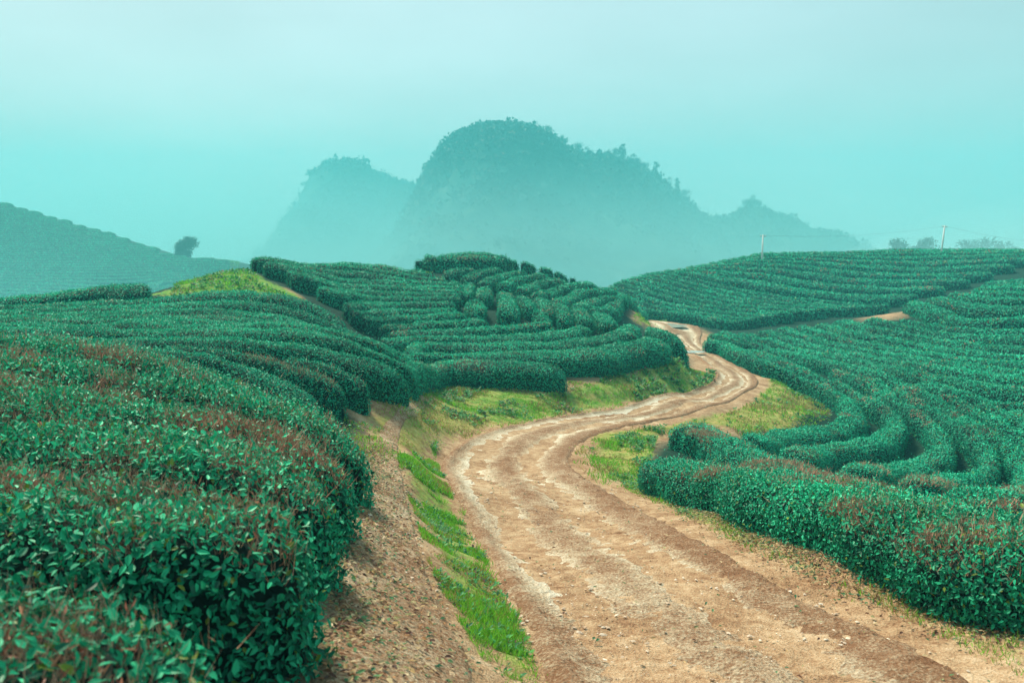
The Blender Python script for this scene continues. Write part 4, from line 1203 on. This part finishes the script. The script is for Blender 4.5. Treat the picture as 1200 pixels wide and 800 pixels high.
far_end = np.array([tops[1][0] + 14, tops[1][1] + 6, tops[1][2] - 1.7])
wire(tops[1], far_end, .25, "thin wire running from the leaning pole out of the right edge")

# ------------------------------------------------------------------ haze: one closed box of even air
hz = bpy.data.materials.new("haze_air"); hz.use_nodes = True
hn = hz.node_tree; hn.nodes.clear()
ho = hn.nodes.new("ShaderNodeOutputMaterial"); hv = hn.nodes.new("ShaderNodeVolumePrincipled")
hv.inputs['Color'].default_value = (.16, .75, .82, 1)
hv.inputs['Density'].default_value = .0019
hv.inputs['Anisotropy'].default_value = 0.0
hn.links.new(hv.outputs[0], ho.inputs['Volume'])
x0, x1, y0, y1, z0, z1 = -640, 640, -640, 668, -26, 68
hvv = np.array([(x, y, z) for x in (x0, x1) for y in (y0, y1) for z in (z0, z1)])
hq = [(0, 1, 3, 2), (4, 6, 7, 5), (0, 4, 5, 1), (2, 3, 7, 6), (0, 2, 6, 4), (1, 5, 7, 3)]
haze = link("haze", mesh_np("haze", hvv, hq, None, None, [hz]))
tag(haze, kind="stuff")

# a bank of denser mist lying in the valley at the mountain's foot
def mist_mat(density, tone):
    mm = bpy.data.materials.new("mist_air"); mm.use_nodes = True
    mn = mm.node_tree; mn.nodes.clear()
    mo = mn.nodes.new("ShaderNodeOutputMaterial"); mv = mn.nodes.new("ShaderNodeVolumePrincipled")
    mv.inputs['Color'].default_value = (*tone, 1)
    mv.inputs['Density'].default_value = density
    mn.links.new(mv.outputs[0], mo.inputs['Volume'])
    return mm
def mist(c, rad, density, n=44, m=22, px=1.7, tone=(.58, .97, .99)):
    """a heaped bank: broad at the bottom, thinning out upwards"""
    v, q, t = [], [], []
    for j in range(m):
        f = j / m
        k, kx = (1 - f) ** 1.7, (1 - f) ** px
        for i in range(n):
            a = 2 * math.pi * i / n
            w = 1 + .12 * math.sin(3 * a + 1) + .07 * math.sin(5 * a)
            v.append((c[0] + rad[0] * kx * w * math.cos(a), c[1] + rad[1] * k * w * math.sin(a), c[2] + rad[2] * f))
    for j in range(m - 1):
        for i in range(n):
            k = (i + 1) % n
            q.append((j * n + i, j * n + k, (j + 1) * n + k, (j + 1) * n + i))
    v += [(c[0], c[1], c[2] + rad[2]), (c[0], c[1], c[2])]
    for i in range(n):
        k = (i + 1) % n
        t += [(len(v) - 2, (m - 1) * n + i, (m - 1) * n + k), (len(v) - 1, k, i)]
    return tag(link("mist", mesh_np("mist", np.array(v), np.array(q), np.array(t), None, [mist_mat(density, tone)], smooth=True)), kind="stuff")
mist((20, 290, -19.4), (430, 118, 52), .0062, px=.22)
mist((20, 335, -19.4), (430, 92, 92), .0028, px=.22, tone=(.22, .90, .97))
mist((0, 604, -17), (560, 50, 60), .0200, px=.12, tone=(.80, .97, .99))
mist((-190, 480, -19), (140, 80, 96), .0085, px=.22, tone=(.45, .95, .99))
mist((-70, 96, -8.5), (95, 40, 34), .0048, tone=(.30, .93, .98))
mist((182, 172, -6), (118, 44, 19), .0220, px=.22)
# ------------------------------------------------------------------ grass, weeds, fallen leaves, pebbles
def scatter(poly, dens_fn, soft_keep=None, maxn=200000):
    lo, hi = poly.min(0), poly.max(0)
    A = (hi - lo).prod()
    out = []
    n = int(min(maxn * 6, A * dens_fn(0)))
    p = lo + rng.random((n, 2)) * (hi - lo)
    d = np.hypot(p[:, 0], p[:, 1])
    k = inside(p[:, 0], p[:, 1], poly) & (rng.random(n) < dens_fn(d) / dens_fn(0))
    return p[k]
def road_side(p):
    """distance into the road sheet (positive inside)"""
    ins = inside(p[:, 0], p[:, 1], ROAD_POLY)
    c = np.sqrt(((p[:, None, :] - ROAD_C[None, ::6]) ** 2).sum(-1)).min(1)
    return ins, c
PATH_POLY = np.vstack([PATH_L, PATH_R[::-1]])
gB, wB = Build(), Build()
ngr = 0
for zi, (poly, s, gg, dry) in enumerate(GZW):
    dmean = np.hypot(*poly.mean(0))
    base = {0: 9000, 1: 700, 2: 420, 3: 260, 4: 900, 5: 160, 6: 90, 7: 60, 8: 1500}[zi]
    c = poly.mean(0); big = c + (poly - c) * (1 + .12)
    p = scatter(big, lambda d: base * np.ones_like(np.asarray(d, float)))
    if not len(p): continue
    ins, cd = road_side(p)
    edge = vnoise(p[:, 0] * 2.2, p[:, 1] * 2.2, 0, 90) + .6 * vnoise(p[:, 0] * 6, p[:, 1] * 6, 0, 91)
    keep = (~ins | (rng.random(len(p)) < .03)) & (edge > -.42 + (1 - gg) * 1.0 + rng.normal(0, .25, len(p)))
    if zi == 0: keep &= edge > -.85 + np.clip((cd - 1.4) * 1.3, 0, 1.5)
    if zi == 0: keep &= ~(inside(p[:, 0], p[:, 1], PATH_POLY) & (rng.random(len(p)) < .9))
    p = p[keep]; n = len(p)
    if not n: continue
    d = np.hypot(p[:, 0], p[:, 1])
    z = H(p[:, 0], p[:, 1])
    pos = np.stack([p[:, 0], p[:, 1], z - .005], 1)
    tall = np.clip(.5 + .7 * vnoise(p[:, 0] * 1.3, p[:, 1] * 1.3, 0, 92), .3, 1.3)
    hgt = (.045 + .085 * rng.random(n)) * tall * (1.0 if dmean < 30 else 1.8)
    wid = np.clip(.0011 * d, .005, .05)
    dr = np.array([0, 0, 1.0]) + unit(n) * .75
    dr[:, 2] = np.abs(dr[:, 2]) + .15
    nr = unit(n)
    v, q, per = leaf_cards(pos, dr, nr, hgt, wid, False, .1)
    a, b = rng.random(n)[:, None], rng.random(n)[:, None]
    dn = np.clip(dry + .8 * vnoise(p[:, 0] * 1.1, p[:, 1] * 1.1, 0, 93), 0, 1)[:, None]
    fresh = np.array([.15, .46, .035]) * (.6 + .6 * a) + np.array([.06, .06, 0]) * b
    old = np.array([.36, .29, .10]) * (.6 + .6 * a)
    col = np.where(b < dn * .75, old, fresh)
    gB.add(v, q, None, np.repeat(col, per, axis=0), 0); ngr += n
    # broad-leaved weeds in rosettes
    nw = int(n * {0: .016, 1: .012, 2: .10, 3: .03, 4: .10, 5: .12, 6: .1, 7: .2, 8: .10}[zi])
    wp = pos[rng.integers(0, n, nw)]
    wk = vnoise(wp[:, 0] * 1.4, wp[:, 1] * 1.4, 0, 95) > (-.35 if zi in (0, 2, 5) else .0)
    wp = wp[wk]
    if len(wp):
        m = 7; wl = np.repeat(wp, m, axis=0); nn_ = len(wl)
        dd = np.hypot(wl[:, 0], wl[:, 1])
        an = rng.random(nn_) * 6.283
        up = rng.uniform(.15, 1.0, nn_)
        dr = np.stack([np.cos(an), np.sin(an), up], 1)
        L = np.clip(.0032 * dd, .035, .14) * rng.uniform(.7, 1.5, nn_)
        wl = wl + np.stack([np.cos(an) * .02, np.sin(an) * .02, rng.uniform(0, .05, nn_) * (1 + (dd > 15))], 1)
        v, q, per = leaf_cards(wl, dr, np.array([0, 0, 1.0]) - dr * .3 + unit(nn_) * .3, L, L * .55, False, .12)
        a = rng.random(nn_)[:, None]
        col = np.array([.030, .20, .060]) * (.5 + a) + (rng.random(nn_)[:, None] < .3) * np.array([.05, .12, .0])
        col = np.where(rng.random(nn_)[:, None] < (.16 if zi == 2 else .05), np.array([.16, .07, .06]), col)
        wB.add(v, q, None, np.repeat(col, per, axis=0), 0)
tag(link("grass", gB.mesh("grass", [M_GRASS])), kind="stuff")
tag(link("weeds", wB.mesh("weeds", [M_GRASS])), kind="stuff")

# leaves fallen from the hedges, thickest at their feet
lB = Build()
def litter(line, width, n, dry):
    i = rng.integers(0, len(line), n); off = np.abs(rng.normal(0, width, n))
    return line[i], off
_pts2 = []
foot = np.vstack([path_xy([(376,795),(388,735),(398,680),(406,640)]), path_xy([(410,615),(420,580),(432,545),(436,520)])])
foot = smooth_line(foot, .03)
i = rng.integers(0, len(foot), 3600)
p = foot[i] + np.stack([np.abs(rng.normal(0, .28, 3600)) - .06, rng.normal(0, .10, 3600)], 1); _pts2.append(p)
foot2 = smooth_line(path_xy([(770,572),(860,614),(940,650),(1000,675),(1080,708),(1190,750)]), .03)
i = rng.integers(0, len(foot2), 6500)
p = foot2[i] + np.stack([-np.abs(rng.normal(0, .26, 6500)) + .14, rng.normal(0, .18, 6500)], 1); _pts2.append(p)
p = scatter(PATH_POLY[np.hypot(PATH_POLY[:, 0], PATH_POLY[:, 1]) < 14], lambda d: 260 * np.ones_like(np.asarray(d, float))); _pts2.append(p)
near_road = ROAD_POLY[np.hypot(ROAD_POLY[:, 0], ROAD_POLY[:, 1]) < 16]
p = scatter(near_road, lambda d: 16 * np.ones_like(np.asarray(d, float))); _pts2.append(p)
p = np.vstack(_pts2); n = len(p)
ins, _ = road_side(p)
z = H(p[:, 0], p[:, 1]) + np.where(ins, .035, .022) + rng.random(n) * .012
an = rng.random(n) * 6.283
dr = np.stack([np.cos(an), np.sin(an), rng.normal(0, .25, n)], 1)
L = rng.uniform(.018, .048, n)
v, q, per = leaf_cards(np.stack([p[:, 0], p[:, 1], z], 1), dr, np.array([0, 0, 1.0]) + unit(n) * .45, L, L * .5, True, .2, .2)
pal = np.array([[.48, .34, .16], [.36, .20, .09], [.20, .09, .045], [.55, .45, .26], [.05, .17, .08], [.10, .24, .10], [.32, .33, .15], [.10, .045, .03]])
col = pal[rng.integers(0, len(pal), n)] * (.7 + .5 * rng.random(n))[:, None]
lB.add(v, q, None, np.repeat(col, per, axis=0), 0)
tag(link("leaf_litter", lB.mesh("leaf_litter", [M_GRASS])), kind="stuff")

# pebbles pressed into the track and path
pB = Build()
p = np.vstack([scatter(near_road, lambda d: 420 * np.exp(-np.asarray(d, float) / 12)), scatter(PATH_POLY[np.hypot(PATH_POLY[:, 0], PATH_POLY[:, 1]) < 14], lambda d: 200 * np.ones_like(np.asarray(d, float)))])
p = p[vnoise(p[:, 0] * .8, p[:, 1] * .8, 0, 96) + .6 * vnoise(p[:, 0] * 2.7, p[:, 1] * 2.7, 0, 97) > rng.normal(.1, .3, len(p))]
n = len(p); ins, _ = road_side(p)
th6 = np.array([(1, 0, 0), (-1, 0, 0), (0, 1, 0), (0, -1, 0), (.6, .6, .55), (-.6, .55, .6), (-.5, -.65, .5), (.6, -.6, .55), (0, 0, -1), (.05, .02, .85)])
fc = np.array([(0, 4, 7), (2, 5, 4), (1, 6, 5), (3, 7, 6), (9, 7, 4), (9, 4, 5), (9, 5, 6), (9, 6, 7), (0, 2, 4), (2, 1, 5), (1, 3, 6), (3, 0, 7), (8, 2, 0), (8, 1, 2), (8, 3, 1), (8, 0, 3)])
R = .004 + .017 * rng.random(n) ** 5
sc3 = R[:, None] * np.stack([rng.uniform(.8, 1.5, n), rng.uniform(.7, 1.2, n), rng.uniform(.4, .8, n)], 1)
an = rng.random(n) * 6.283; ca, sa = np.cos(an), np.sin(an)
v = th6[None] * sc3[:, None, :] * (1 + .2 * rng.normal(size=(n, 10, 1)))
v = np.stack([v[..., 0] * ca[:, None] - v[..., 1] * sa[:, None], v[..., 0] * sa[:, None] + v[..., 1] * ca[:, None], v[..., 2]], 2)
z = H(p[:, 0], p[:, 1]) + np.where(ins, .018 + .0006 * np.hypot(p[:, 0], p[:, 1]) - .012, .012)
v = v + np.stack([p[:, 0], p[:, 1], z], 1)[:, None, :]
t = (np.arange(n) * 10)[:, None, None] + fc[None]
tone = rng.random(n)[:, None]
col = (np.array([.36, .24, .15]) * (1 - tone) + np.array([.62, .54, .43]) * tone) * (.7 + .5 * rng.random(n))[:, None]
pB.add(v.reshape(-1, 3), None, t.reshape(-1, 3), np.repeat(col, 10, axis=0), 0)
tag(link("pebbles", pB.mesh("pebbles", [M_STONE])), kind="stuff")
print("grass", ngr, "pebbles", n)
